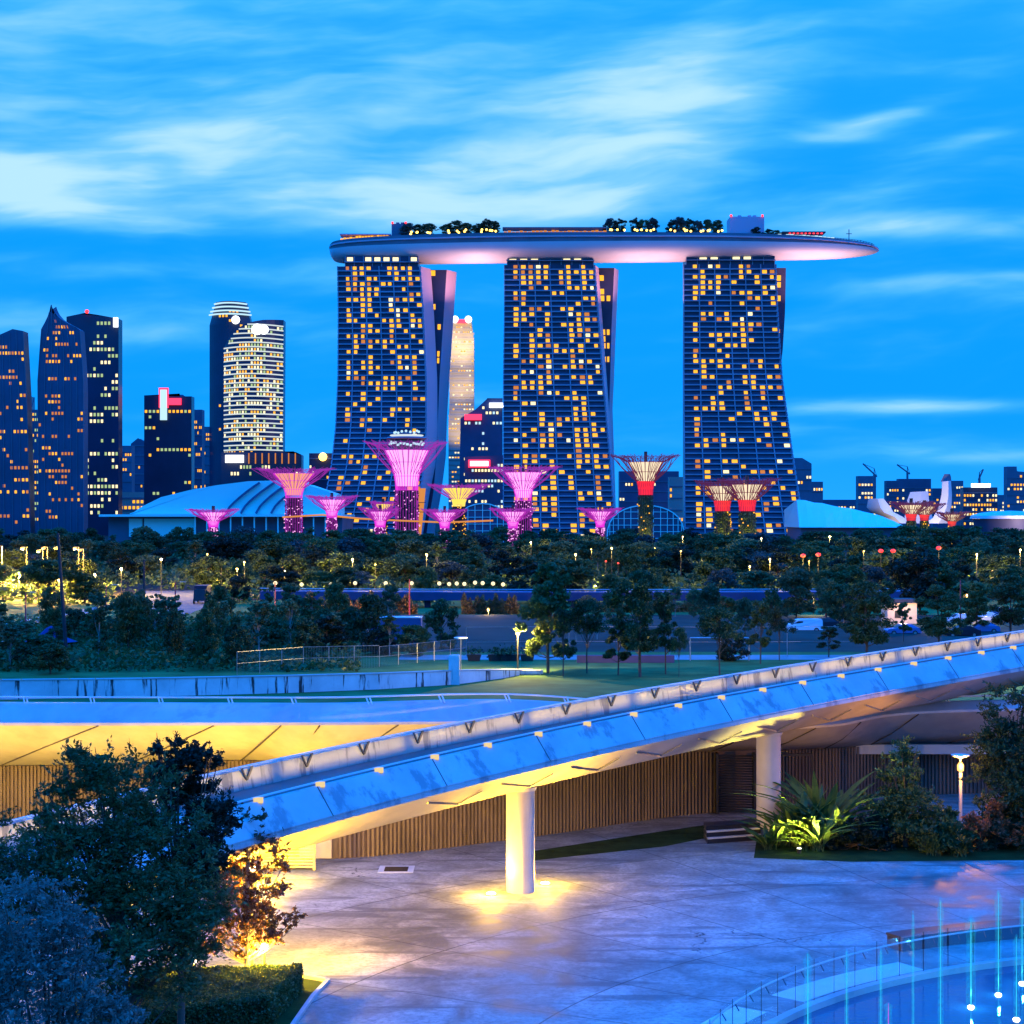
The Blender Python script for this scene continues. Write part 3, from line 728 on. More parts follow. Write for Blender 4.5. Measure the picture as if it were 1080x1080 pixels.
# ------------------------------------------------------------ scrub on the left, trees in the gardens
def landmark(px):
    for lim, s in ((60, 'the row of orange street lights'), (125, 'the twin dark office towers'), (190, 'the path through the garden'), (255, 'the sail shaped tower'), (330, 'the vaulted white roof'),
                   (390, 'the leftmost hotel tower'), (455, 'the largest magenta supertree'), (525, 'the golden supertree'), (600, 'the middle hotel tower'), (650, 'the right foot of the middle hotel tower'),
                   (720, 'the lone red supertree'), (800, 'the red supertree pair'), (850, 'the rightmost hotel tower'), (930, 'the cyan faceted roof'), (1010, 'the white petal building'), (2000, 'the domed roof at the right edge')):
        if px < lim: return s
for i in range(20):
    px = 612 + i * 17 + rng.uniform(-6, 6)
    if abs(px - 846) < 20: continue
    d_ = rng.uniform(205, 262); h_ = rng.uniform(3.6, 6.4); k_ = rng.choice(['thin1', 'thin2', 'round3', 'round2', 'lawn1'])
    place_tree(PT[k_], (XH(px, d_), d_, .2), h_ / 10, h_ * .32 / {'t': 2.6, 'r': 4.6, 'l': 3.0}[k_[0]], rng.random() * 6.28, 'small leafy tree on the grass bank below %s' % landmark(px), 'small trees on the grass bank below %s' % landmark(px), 'bank_tree')
def scrub():
    for i in range(64):
        px = rng.uniform(-20, 440); yb = rng.uniform(668, 711) if px < 280 else rng.uniform(660, 692)
        if px > 360 and rng.random() < .5: continue
        h = rng.uniform(3.2, 7.0)
        if abs(px - 60) < 34 and yb > 680: h = 3
        p = G(px, yb); k = rng.choice(['thin0', 'thin1', 'thin2', 'thin1', 'round0', 'bush1'])
        cw = 2.6 if k.startswith('thin') else 6.0; wd = rng.uniform(1.4, 2.3) * (1 if k.startswith('thin') else 1.2)
        near = 'nearer' if yb > 690 else 'farther'
        place_tree(PT[k], p, h / 10, wd / cw, rng.random() * 6.28, '%s young tree in the scrub below %s' % (near, landmark(px)),
                   'young trees in the %s scrub below %s' % (near, landmark(px)), 'young_tree')
scrub()
def belt(n, d0, d1, hlo, hhi, rowname, kinds, pxr=(-40, 1120), skip=None):
    for i in range(n):
        px = pxr[0] + (pxr[1] - pxr[0]) * (i + rng.uniform(0.05, 0.95)) / n
        d = rng.uniform(d0, d1)
        if skip and skip(px, d): continue
        h = rng.uniform(hlo, hhi)
        k = rng.choice(kinds); cw = {'r': 4.6, 'u': 5.2, 't': 2.6, 'b': 6.0}[k[0]]
        wd = h * rng.uniform(0.5, 0.85) * (0.5 if k.startswith('thin') else 1)
        place_tree(PT[k], (XH(px, d), d, 0), h / 10, wd / cw, rng.random() * 6.28,
                   '%s %s' % (rowname[0], landmark(px)), '%s %s' % (rowname[1], landmark(px)), 'garden_tree')
KD = ['round0', 'round1', 'round2', 'round3', 'round4', 'umb0', 'umb1', 'bush1', 'thin1']
belt(62, 640, 720, 8.0, 11.5, ('dark tree in the farthest garden row below', 'farthest row of garden trees below'), KD)
belt(52, 530, 620, 7, 10, ('dark tree in the far garden row below', 'far middle row of garden trees below'), KD)
belt(50, 430, 520, 6.5, 9.8, ('rounded tree in the middle garden row below', 'middle row of garden trees below'), KD)
belt(46, 350, 420, 5.5, 9, ('broad tree in the nearer garden row below', 'near middle row of garden trees below'), KD, skip=lambda px, d: 165 < px < 215)
belt(40, 304, 340, 4.5, 7.5, ('leafy tree in the nearest garden row below', 'near row of garden trees below'), KD + ['thin0'], skip=lambda px, d: 100 < px < 225 or (300 < px < 560 and d < 312))

def undergrowth(nm, d0, d1, n, hmax, leaf, m, seed, pxr=(-60, 1140), skip=None):
    r = np.random.default_rng(seed); d = d0 + (d1 - d0) * r.random(n); px = pxr[0] + (pxr[1] - pxr[0]) * r.random(n); x = (px - 540) / F * d
    h = hmax * (.35 + .65 * np.abs(np.sin(x * .21 + 2 * np.sin(d * .05)) * np.sin(d * .13 + x * .07)))
    c = np.stack([x, d, h * r.random(n) ** .7], 1)
    if skip: c = c[~skip(px, d)]
    o = bpy.data.objects.new(nm, quadmesh(nm, leaf_arrays(c, leaf, r), M[m])); C.objects.link(o); o['kind'] = 'stuff'; o['label'] = 'dense low undergrowth between the garden trees'
undergrowth('undergrowth', 303, 660, 60000, 4.0, .55, 'leaf_mid', 91, skip=lambda px, d: (px > 120) & (px < 222) & (d < 355))
undergrowth('scrub_undergrowth', 172, 262, 30000, 1.6, .28, 'leaf_mid', 92, (-60, 380), skip=lambda px, d: (px > 0) & (px < 210) & (d > 240) & (((px * 7 + d * 3) % 5) > 1))
# ------------------------------------------------------------ hotel with three towers
D0 = 1190.0
def interp_prof(tab, y): 
    ys = [t[0] for t in tab]; return [float(np.interp(y, ys, [t[k] for t in tab])) for k in range(1, len(tab[0]))]
hotel = thing('triple_tower_hotel', 'hotel of three tall leaning towers joined by one long boat shaped roof deck', 'hotel', (0, D0, 0))
NFL = 52
def hotel_tower(tab, ytop, d, nb, dens, seed, west=None, neck=None, flare=26.0, T=13.0):
    """tab rows: photo y, left edge, right edge, right edge of the end wall"""
    r = random.Random(seed); ybase = HY + 4
    ztop = ZH(ytop, d); fl = ztop / NFL
    def P4(z):
        y = HY - (z - CZ) * F / d; a, b, c = interp_prof(tab, y); f = max(0, 1 - z / ztop) ** 2.2 * flare
        FL = Vector((XH(a, d), d - f, z)); FR = Vector((XH(b, d), d - f, z)); BR = Vector((XH(c, d) , d - f * .6 + T, z)); BL = Vector((XH(a, d) + (BR.x - FR.x) * .6, d - f * .6 + T, z))
        return FL, FR, BR, BL
    lv = [P4(ztop * i / NFL) for i in range(NFL + 1)]
    body = MB(); sl = MB(); end = MB()
    for i in range(NFL):
        a, b = lv[i], lv[i + 1]
        body.quad(a[0], a[1], b[1], b[0]); body.quad(a[2], a[3], b[3], b[2]); body.quad(a[3], a[0], b[0], b[3])
        o = Vector((0, -0.25, 0)); end.hexa([a[1] + o, a[2], a[2] + Vector((-.6, 0, 0)), a[1] + Vector((-.9, -.25, 0))], [b[1] + o, b[2], b[2] + Vector((-.6, 0, 0)), b[1] + Vector((-.9, -.25, 0))]) if a[2].x > a[1].x + 0.5 else end.quad(a[1], a[2], b[2], b[1])
        f = Vector((0, -1.5, 0)); h = Vector((0, 0, 0.9))
        sl.hexa([a[0] + f, a[1] + f, a[1] - f * .05, a[0] - f * .05], [a[0] + f + h, a[1] + f + h, a[1] - f * .05 + h, a[0] - f * .05 + h])
    t_ = lv[-1]; body.quad(*t_)
    for k in range(nb // 2 + 1):
        u = (2 * k) / nb
        for i in range(NFL):
            a0 = lv[i][0].lerp(lv[i][1], u); b0 = lv[i + 1][0].lerp(lv[i + 1][1], u); f = Vector((0, -1.45, 0)); wv_ = Vector((0.35, 0, 0)); hz = Vector((0, 0, .75))
            sl.hexa([a0 + f - wv_ + hz, a0 + f + wv_ + hz, a0 + wv_ + hz, a0 - wv_ + hz], [b0 + f - wv_, b0 + f + wv_, b0 + wv_, b0 - wv_])
    obj('tower_body', body, M['mbs_glass'], hotel); obj('balconies', sl, M['mbs_slab'], hotel); obj('end_wall', end, M['mbs_end'], hotel)
    wq = {'w_gold': [], 'w_amber': [], 'w_pale': []}
    colb = [r.uniform(0.5, 1.25) for _ in range(nb)]
    for i in range(NFL):
        rb = dens(i / NFL)
        for k in range(1, nb):
            if r.random() < rb * colb[k] * 1.12:
                u0 = (k + 0.20) / nb; u1 = u0 + r.uniform(0.42, 0.64) / nb
                o = Vector((0, -0.5, 0)); zz = Vector((0, 0, 0.9 + fl * 0.0))
                a, b = lv[i], lv[i + 1]; v0 = r.uniform(.26, .36); v1 = 0.95
                A = (a[0].lerp(a[1], u0)).lerp(b[0].lerp(b[1], u0), v0); B = (a[0].lerp(a[1], u1)).lerp(b[0].lerp(b[1], u1), v0)
                Cc = (a[0].lerp(a[1], u1)).lerp(b[0].lerp(b[1], u1), v1); Dd = (a[0].lerp(a[1], u0)).lerp(b[0].lerp(b[1], u0), v1)
                q = [p + o for p in (A, B, Cc, Dd)]; x = r.random()
                wq['w_gold' if x < 0.76 else ('w_amber' if x < 0.94 else 'w_pale')].append(q)
    for k_, cap_ in (('w_gold', 60), ('w_amber', 25), ('w_pale', 15)):
        windows(hotel, wq[k_], M[k_], 'window', 33 if k_ == 'w_gold' else 0)
    # neck between facade and deck
    n0, n1, ny = neck; zt = ZH(ny, d) ; mb = MB()
    mb.box(XH(n0, d), XH(n1, d), d + 1, d + T + 12, ztop - 0.2, zt); obj('sky_lobby', mb, M['mbs_glass'], hotel)
    mb = MB()
    for k in range(9):
        x = XH(n0, d) + (XH(n1, d) - XH(n0, d)) * k / 8; mb.box(x - .25, x + .25, d + 0.2, d + 1.0, ztop, zt)
    mb.box(XH(n0, d) - .5, XH(n1, d) + .5, d - 1.2, d + 1.0, ztop + 2.6, ztop + 3.2); obj('lobby_frame', mb, M['mbs_slab'], hotel)
    for k in range(8):
        if r.random() < 0.5:
            x = XH(n0, d) + (XH(n1, d) - XH(n0, d)) * (k + .2) / 8; ww = (XH(n1, d) - XH(n0, d)) / 8 * .65
            windows(hotel, [[(x, d + .6, ztop + 3.6), (x + ww, d + .6, ztop + 3.6), (x + ww, d + .6, ztop + 6.2), (x, d + .6, ztop + 6.2)]], M['w_pale'], 'lobby_window')
    if west:
        wt, wty = west; zt2 = ZH(wty, d + 22); mbb = MB(); mbe = MB(); NN = 40; rows = []
        for i in range(NN + 1):
            z = zt2 * i / NN; y = HY - (z - CZ) * F / (d + 22); a, b, c = interp_prof(wt, y); dd = d + 20
            rows.append((Vector((XH(a, dd), dd, z)), Vector((XH(b, dd), dd, z)), Vector((XH(c, dd + 6), dd + 12, z)), Vector((XH(a, dd), dd + 12, z))))
        for i in range(NN):
            a, b = rows[i], rows[i + 1]
            mbb.quad(a[0], a[1], b[1], b[0]); mbb.quad(a[2], a[3], b[3], b[2]); mbb.quad(a[3], a[0], b[0], b[3]); mbe.quad(a[1], a[2], b[2], b[1])
        mbb.quad(*rows[-1])
        obj('rear_slab', mbb, M['mbs_glass'], hotel); obj('end_wall', mbe, M['mbs_end'], hotel)
        qs = []
        for i in range(20, NN):
            if r.random() < 0.4:
                a, b = rows[i], rows[i + 1]
                for u0 in (0.15, 0.55):
                    if r.random() < .6 and (a[1] - a[0]).length > 5:
                        q = [a[0].lerp(a[1], u0), a[0].lerp(a[1], u0 + .3), b[0].lerp(b[1], u0 + .3), b[0].lerp(b[1], u0)]
                        m_ = (q[0] + q[2]) / 2; qs.append([m_ + (p - m_) * Vector((1, 1, 1)).x * .8 + Vector((0, -.3, 0)) for p in q])
        windows(hotel, qs, M['w_gold'])
hotel_tower([(276, 356, 443, 453), (330, 357, 446.5, 457), (400, 357, 450, 460.5), (450, 355.5, 450.5, 461), (490, 352, 448.5, 459), (520, 347, 445.5, 453), (565, 338, 441, 446)],
            281, D0, 12, lambda v: 0.05 if 0.30 < v < 0.33 else (0.36 + 0.22 * (v > .6) - 0.18 * (0.34 < v < 0.42)), 3,
            west=([(280, 450, 471.5, 481.5), (400, 457, 463.5, 473.5), (440, 459, 462, 471), (480, 458, 460.5, 470), (520, 452, 457, 465), (560, 440, 450, 458)], 285), neck=(364, 441, 270))
hotel_tower([(276, 532, 627, 632), (330, 532, 631, 636), (400, 531, 636, 641), (470, 531, 641.5, 646), (565, 531, 648, 651)],
            279.5, D0 + 6, 12, lambda v: 0.04 if 0.29 < v < 0.32 else (0.75 if v > 0.93 else 0.42), 5,
            west=([(280, 628, 648, 653), (345, 633, 645, 650), (400, 637, 643.5, 648), (430, 639, 642.5, 646.5), (565, 640, 647, 651)], 283), neck=(535, 626, 266))
hotel_tower([(276, 721, 818, 820), (330, 721, 820, 822), (400, 720.5, 824, 826), (480, 720, 833, 835), (565, 718.5, 843, 845)],
            279, D0 + 6, 12, lambda v: 0.0 if 0.28 < v < 0.31 else (0.2 if v > 0.97 else 0.40), 11,
            west=([(280, 800, 829, 830), (330, 800, 828, 829), (370, 805, 825.5, 826), (400, 805, 822, 823), (565, 805, 830, 831)], 283), neck=(724, 817, 266))
# sky deck hull
HUL = [(347.5, 262, 262.6, 263, 2), (350, 259.5, 264.5, 272, 9), (356, 257.5, 264.8, 276.5, 14), (375, 255.5, 263.5, 278, 17), (420, 253, 262, 278.5, 19), (500, 250.5, 260, 277.5, 19), (580, 249.5, 259, 277, 19),
       (660, 249.5, 258.5, 276.5, 19), (740, 250, 258.5, 275.5, 19), (800, 251, 259, 274.5, 18), (850, 253, 259.5, 273.8, 16), (885, 255.5, 260.5, 272.5, 13), (910, 258, 262, 270, 9), (922, 261, 263, 267.5, 5), (926.5, 264, 264.6, 265.2, 1.5)]
hq = lerp_st(HUL, 5); rh = []; rd = []
for px, yt, ye, yb, hw in hq:
    d = D0 + 16; hw = max(hw, 1.0); x = XH(px, d); zt, ze, zb = ZH(yt, d), ZH(ye, d), ZH(yb, d)
    ring_ = []
    for k in range(13):
        a = math.pi * k / 12; ring_.append((x, d - hw * math.cos(a), ze - max(0.05, (ze - zb)) * math.sin(a) ** 0.8))
    rh.append(ring_ + [(x, d + hw * .9, ze + 0.05), (x, d - hw * .9, ze + 0.05)])
    rd.append([(x, d - hw, ze - 0.02), (x, d + hw, ze - 0.02), (x, d + hw * 1.02, zt), (x, d - hw * 1.02, zt)])
obj('deck_hull', MB().loft(rh), M['hull'], hotel, True)
obj('deck_rim', MB().loft(rd), M['hull_side'], hotel)
mb = MB()
for i in range(2, len(hq) - 3):
    a, b = hq[i], hq[i + 1]; d = D0 + 16
    for t_ in (0.45,):
        mb.bar((XH(a[0], d), d - a[4] * 1.03 - .3, ZH(a[1] * (1 - t_) + a[2] * t_, d)), (XH(b[0], d), d - b[4] * 1.03 - .3, ZH(b[1] * (1 - t_) + b[2] * t_, d)), .5, 1.0)
obj('rim_rail', mb, M['mbs_end'], hotel)
DZ = lambda px: ZH(float(np.interp(px, [h[0] for h in HUL], [h[1] for h in HUL])), D0 + 16)
for k, (a, b, yt) in enumerate(((413, 430, 236), (770, 806, 228.5))):
    mb = MB(); d = D0 + 12; mb.box(XH(a, d), XH(b, d), d, d + 18, DZ(a) - .5, ZH(yt, d)); x = XH((a + b) / 2, d)
    for q in (-.25, .05, .2): mb.box(x + q * (b - a) * .63, x + q * (b - a) * .63 + 2.2, d + 4, d + 7, ZH(yt, d), ZH(yt, d) + 1.6)
    obj('plant_room', mb, M['mbs_end' if k else 'tower_d'], hotel)
    for px in (a + 1, b - 2): obj('beacon', MB().ball((XH(px, d), d - .5, ZH(yt, d) + .6), 0.8, 6), M['dot_red'], hotel)
# restaurants and rails on the deck
def deck_strip(a, b, hgt, m, n, name):
    for k in range(n):
        px = a + (b - a) * (k + .5) / n; d = D0 + 6; x = XH(px, d); z = DZ(px); ww = (b - a) / n * .63
        hh = hgt * rng.uniform(.7, 1.1)
        obj(name, MB().box(x - ww * .42, x + ww * .42, d - 1, d, z - .2, z + hh), m, hotel)
obj('deck_canopy', MB().box(XH(358, D0), XH(412, D0), D0 + 2, D0 + 16, DZ(385) + 2.6, DZ(385) + 3.2), M['mbs_end'], hotel)
obj('deck_canopy', MB().box(XH(530, D0), XH(640, D0), D0 + 2, D0 + 16, DZ(585) + 3.6, DZ(585) + 4.2), M['hull_side'], hotel)
deck_strip(359, 410, 2.2, M['w_gold'], 16, 'lit_pavilion'); deck_strip(531, 640, 2.6, M['w_amber'], 26, 'lit_pavilion')
deck_strip(820, 880, 1.6, M['w_cool'], 14, 'lit_pavilion'); 
obj('deck_canopy', MB().box(XH(826, D0), XH(872, D0), D0 + 4, D0 + 18, DZ(850) + 3.0, DZ(850) + 3.8), M['dark_metal'], hotel)
for k in range(9):
    px = 833 + k * 4.2; obj('red_light', MB().box(XH(px, D0), XH(px, D0) + 1.3, D0 + 3.4, D0 + 4, DZ(850) + 2.1, DZ(850) + 2.8), M['dot_red'], hotel)
obj('mast', MB().tube([(XH(899, D0), D0 + 12, DZ(899)), (XH(899, D0), D0 + 12, DZ(899) + 9)], .3, 5).bar((XH(896, D0), D0 + 12, DZ(899) + 6), (XH(902, D0), D0 + 12, DZ(899) + 6), .4), M['hull_side'], hotel)
mb = MB()
for px in np.arange(880, 924, 3): mb.bar((XH(px, D0), D0 + 8, DZ(px) - .3), (XH(px, D0), D0 + 8, DZ(px) + 1.8), .35); mb.bar((XH(px, D0), D0 + 8, DZ(px) + 1.6), (XH(px + 3, D0), D0 + 8, DZ(px + 3) + 1.6), .3)
obj('viewing_rail', mb, M['hull_side'], hotel)
for px, hh, ww in ((430, 9, 6), (441, 8, 6.5), (452, 8, 6), (470, 8, 5.5), (481, 10, 6.5), (492, 8, 5), (504, 8, 5), (513, 10.5, 6.5), (521, 9, 4.5),
               (644, 10, 4.5), (654, 10, 5), (672, 11, 4.5), (681, 10, 5), (690, 10.5, 4.5), (710, 10, 4.5), (718, 11, 5), (728, 10.5, 5), (738, 9, 4), (748, 10, 4.5), (758, 10, 4.5), (812, 5, 4), (800, 6, 4), (822, 5, 3)):
    p = Vector((XH(px, D0), D0 + 6 + rng.uniform(0, 6), DZ(px) - 0.5))
    side = 'left cluster beside the small plant room' if px < 530 else 'right cluster left of the larger plant room' if px < 790 else 'low planting right of the larger plant room'
    place_tree(PT['round%d' % rng.randrange(5)], p, hh * 1.15 / 10, ww * 1.05 / 4.6, rng.random() * 6, 'dark tree on the roof deck in the %s' % side, 'roof deck trees in the %s' % side, 'roof_tree')
    if px < 790:
        for q in range(2):
            obj('string_light', MB().ball((p.x + rng.uniform(-3, 3), D0 - 1, p.z + rng.uniform(1.5, 3.2)), .75, 6), M['dot_warm'], hotel)
# uplights washing the hull between the towers
for px, wt in ((502, 1.3), (668, .8), (702, .8), (850, 1.0), (885, .9)):
    l = bpy.data.lights.new('hull_uplight', 'AREA'); l.size = 14; l.energy = 22000 * wt; l.color = (1.0, 0.58, 0.66)
    o = bpy.data.objects.new('hull_uplight', l); C.objects.link(o); o.parent = hotel; o.location = Vector((XH(px, D0), D0 + 8, 158)) - Vector(hotel.location); o.rotation_euler = (math.pi + 0.15, 0, 0)

# ------------------------------------------------------------ skyline towers
def bld(name, label, left, right, top, d, T=14, skin='tower_a', lit=0.2, wins='w_gold', nb=10, floor=4.0, bands=None, bulge=0.0, seed=1, group=None, zfrac=(0.05, 0.98), fins=0, cap=60, ww=.6, wh=.5, rowlit=0.0):
    """left/right: [(y, x)...] edges going down; top: [(u, y)...] outline of the roof line over the width"""
    ymin = min(t[1] for t in top)
    def ed(tab, z):
        y = HY - (z - CZ) * F / d; tab = sorted(tab); return XH(float(np.interp(y, [t[0] for t in tab], [t[1] for t in tab])), d)
    def zt(u): return ZH(float(np.interp(u, [t[0] for t in top], [t[1] for t in top])), d)
    def surf(u, z, o=0.0):
        a, b = ed(left, z), ed(right, z); return Vector((a + (b - a) * u, d - bulge * (1 - (2 * u - 1) ** 2) - o, z))
    cx = (surf(0, 0) + surf(1, 0)) / 2
    t = thing(name, label, 'office tower' if 'tower' in label else 'building', (cx.x, d, 0), group)
    NU = 16 if bulge else max(2, (len(top) - 1) * 4); NV = 10; mb = MB()
    us = sorted(set([i / NU for i in range(NU + 1)] + [q[0] for q in top])); NU = len(us) - 1
    rings = []
    for j in range(NV + 1):
        fr = [surf(u, zt(u) * j / NV) for u in us]; rings.append(fr + [Vector((p.x * (1.0), d + T, p.z)) for p in reversed(fr)])
    mb.loft(rings); obj('facade', mb, M[skin], t)
    zmax = ZH(ymin, d); nf = int(zmax / floor); r = random.Random(seed)
    if bands:
        bm_, every, th_ = bands; q = MB(); 
        for i in range(2, nf, every):
            z = i * floor; vs = [u for u in [k / 20 for k in range(21)] if zt(u) > z + th_]
            for u0, u1 in zip(vs[:-1], vs[1:]):
                a, b, c_, e_ = surf(u0, z, .5), surf(u1, z, .5), surf(u1, z, .02), surf(u0, z, .02); h = Vector((0, 0, th_)); q.hexa([a, b, c_, e_], [a + h, b + h, c_ + h, e_ + h])
        obj('floor_bands', q, M[bm_], t)
    if fins:
        q = MB()
        for k in range(fins + 1):
            u = k / fins; ztp = zt(u) - .5; seg = [surf(u, ztp * i / 8, .3) for i in range(9)]
            for a, b in zip(seg[:-1], seg[1:]): q.bar(a, b, .5, .6, Vector((0, 1, 0)))
        obj('fins', q, M['tower_d'], t)
    qs = {}; wl = wins if isinstance(wins, (list, tuple)) else [wins]
    for i in range(int(nf * zfrac[0]) + 1, int(nf * zfrac[1])):
        rowon = r.random() < rowlit; pr = lit * r.choice([.3, .8, 1.2, 1.8])
        run = 0
        for k in range(nb):
            if run > 0: run -= 1; on = True
            else:
                on = r.random() < (0.85 if rowon else pr)
                if on and r.random() < .4: run = r.randint(1, 3)
            if not on: continue
            u0 = (k + (1 - ww) / 2) / nb; u1 = u0 + ww / nb; z0 = i * floor + floor * .28; z1 = z0 + floor * wh
            if z1 > min(zt(u0), zt(u1)) - 1: continue
            qs.setdefault(r.choice(wl), []).append([surf(u0, z0, .25), surf(u1, z0, .25), surf(u1, z1, .25), surf(u0, z1, .25)])
    for k_, q_ in qs.items(): windows(t, q_, M[k_], 'window', cap // len(wl))
    t['_'] = 0; del t['_']
    return t, surf, zt
t, sf, zt = bld('office_tower', 'tapering dark blue tower at the far left edge with rounded stepped top', [(347, -12), (560, -14)], [(347, 24), (420, 28), (560, 32)], [(0, 356), (.55, 352), (.7, 347), (1, 349)], 1300, lit=.22, nb=11, floor=4.4, seed=2, wins=['w_gold', 'w_amber'], fins=5)
t, sf, zt = bld('office_tower', 'narrow distant tower glimpsed between the far left tower and the peaked one', [(400, 29), (560, 29)], [(400, 41), (560, 41)], [(0, 418), (.3, 418), (.31, 432), (1, 432)], 1700, lit=.35, nb=5, floor=5, seed=21, wins=['w_green', 'w_gold'])
t, sf, zt = bld('office_tower', 'blue tower with a sharp slanted peak at its top left', [(320, 52), (345, 44), (400, 40), (560, 41)], [(320, 60), (345, 84), (400, 88), (560, 88)], [(0, 346), (.2, 322), (.28, 321), (.5, 333), (.62, 337), (1, 348)], 1300, lit=.18, nb=14, floor=4.2, seed=3, wins=['w_gold', 'w_amber', 'w_amber'], fins=7, skin='tower_c')
t, sf, zt = bld('office_tower', 'tall dark flat topped tower standing right behind the peaked one', [(330, 70), (560, 72)], [(330, 125), (560, 125)], [(0, 334), (.35, 330), (.6, 332), (1, 336)], 1420, lit=.16, nb=14, floor=5.2, seed=4, wins=['w_green', 'w_pale'], skin='tower_b', rowlit=.14)
obj('sign', MB().box(XH(120, 1418), XH(124.5, 1418), 1416, 1418.5, ZH(345, 1418), ZH(335, 1418)), M['sign_white'], t); obj('beacon', MB().ball((XH(92, 1418), 1417, ZH(330, 1418) + 1), 1.6, 6), M['dot_red'], t)
for i, (a, b, yt, D_, sk, lt, lab) in enumerate(((124, 139, 470, 1800, 'tower_d', .15, 'grey blue mid height block just right of the twin tall towers'), (138, 153, 462, 1900, 'tower_c', .1, 'gabled dark block left of the tower with the lit cross sign'),
        (126, 152, 519, 1500, 'tower_e', .5, 'low golden lit stepped building below the tower with the cross sign'), (211, 223, 450, 1900, 'tower_d', .1, 'plain grey blue block left of the lit crown tower'),
        (203, 213, 432, 1650, 'tower_c', .2, 'slim dark block joined to the right of the tower with the cross sign'))):
    bld('distant_building', lab, [(yt, a), (560, a)], [(yt, b), (560, b)], [(0, yt + 6), (.5, yt), (1, yt + 4)] if i in (1,) else [(0, yt), (1, yt)], D_, skin=sk, lit=lt, nb=6, floor=5, seed=30 + i, bands=('tower_d', 2, 1.2), cap=24)
t, sf, zt = bld('office_tower', 'square dark tower carrying a red and white lit cross shaped sign', [(415, 152), (560, 152)], [(415, 202), (560, 202)], [(0, 417), (.75, 415), (.76, 418), (1, 418)], 1500, lit=.09, nb=12, floor=4.6, seed=5, wins=['w_gold', 'w_green'], skin='tower_b', rowlit=.07)
dd = 1498
obj('sign_upright', MB().box(XH(169, dd), XH(176, dd), dd - 1, dd + 1, ZH(443, dd), ZH(411, dd)), M['w_cool'], t); obj('sign_bar', MB().box(XH(177, dd), XH(191, dd), dd - 1, dd + 1, ZH(427, dd), ZH(420, dd)), M['sign_red'], t)
obj('sign_outline', MB().box(XH(167.5, dd), XH(177.5, dd), dd + .2, dd + 1.4, ZH(430, dd), ZH(409, dd)), M['sign_red'], t)
t, sf, zt = bld('office_tower', 'tall dark tower with bright white ringed crown behind the sail shaped one', [(318, 228), (332, 221), (560, 221)], [(318, 259), (332, 265), (560, 265)], [(0, 319), (1, 319)], 1900, lit=.03, nb=12, floor=5, seed=6, skin='tower_b', bulge=14)
for k, y in enumerate((321, 325, 329, 332.5)):
    rr_ = [(sf(u, ZH(y, 1900), 1.0)) for u in [i / 16 for i in range(17)]]; q = MB()
    for a, b in zip(rr_[:-1], rr_[1:]): q.bar(a, b, 1.5, 1.5)
    obj('crown_ring', q, M['w_cool'], t)
obj('sign', MB().ball(sf(.68, ZH(339, 1900), 3), 4.5, 6), M['sign_white'], t)
t, sf, zt = bld('office_tower', 'sail shaped tower wrapped in bright white horizontal floor bands', [(338, 236), (560, 236)], [(338, 299), (560, 298)], [(0, 367), (.12, 357), (.25, 349), (.45, 343), (.7, 339.5), (1, 337.5)], 1450, lit=.30, nb=20, floor=3.6, seed=7, bulge=18, bands=('w_band', 1, 1.0), skin='tower_b', wins=['w_gold', 'w_pale', 'w_green'], wh=.55)
obj('sign', MB().ball(sf(.62, ZH(350, 1450), 3), 4.5, 6).ball(sf(.72, ZH(350, 1450), 3), 4, 6), M['sign_white'], t)
t, sf, zt = bld('podium_building', 'wide dark podium block with a bright white sign below the sail shaped one', [(470, 233), (560, 233)], [(470, 318), (560, 318)], [(0, 477), (.9, 476), (1, 480)], 1350, lit=.12, nb=26, floor=5, seed=8, wins=['w_green', 'w_pale'], skin='tower_b', rowlit=.2)
obj('sign', MB().box(XH(238, 1348), XH(257, 1348), 1346, 1348.5, ZH(488, 1348), ZH(480, 1348)), M['sign_white'], t)
q = MB()
for k in range(8): q.box(XH(262 + k * 7, 1348), XH(263 + k * 7, 1348), 1347, 1348.5, ZH(489, 1348), ZH(478, 1348))
obj('light_fins', q, M['w_amber'], t)
t, sf, zt = bld('office_tower', 'slender cream floodlit tower with pink glowing crown behind the leftmost hotel tower', [(335, 477), (352, 475), (353, 474), (436, 474), (437, 473), (560, 473)], [(335, 497), (352, 498), (353, 500), (560, 500)], [(0, 336), (.25, 335), (.3, 342), (.6, 342), (.65, 336), (1, 338)], 1700, lit=.30, nb=9, floor=4.6, seed=9, skin='tower_e', wins=['w_pale', 'w_gold'], bands=('tower_e', 1, 1.8), wh=.4)
for y in (352, 362, 398, 445): lamp('flood', (XH(487, 1680), 1672, ZH(y + 14, 1690)), 65000, (1.0, .72, .28), 4, t, 120, (XH(487, 1700), 1700, ZH(y - 8, 1700)))
for px in (480, 494): obj('beacon', MB().ball((XH(px, 1698), 1697, ZH(337, 1698)), 3.5, 6), M['sign_white'], t)
obj('crown_light', MB().box(XH(482, 1698), XH(493, 1698), 1696, 1699, ZH(341, 1698), ZH(337, 1698)), M['sign_red'], t)
t, sf, zt = bld('office_tower', 'dark tower with slanted roof and red lit sign between the left and middle hotel towers', [(420, 486), (560, 484)], [(420, 530), (560, 530)], [(0, 441), (.35, 432), (.62, 421), (.63, 420), (1, 420)], 1600, lit=.10, nb=12, floor=4.6, seed=10, wins=['w_cool', 'w_pale'], skin='tower_a')
obj('sign', MB().box(XH(516, 1598), XH(531, 1598), 1596, 1598.5, ZH(430, 1598), ZH(425, 1598)), M['sign_white'], t); obj('sign', MB().box(XH(490, 1598), XH(508, 1598), 1596, 1598.5, ZH(443, 1598), ZH(437, 1598)), M['sign_red'], t)
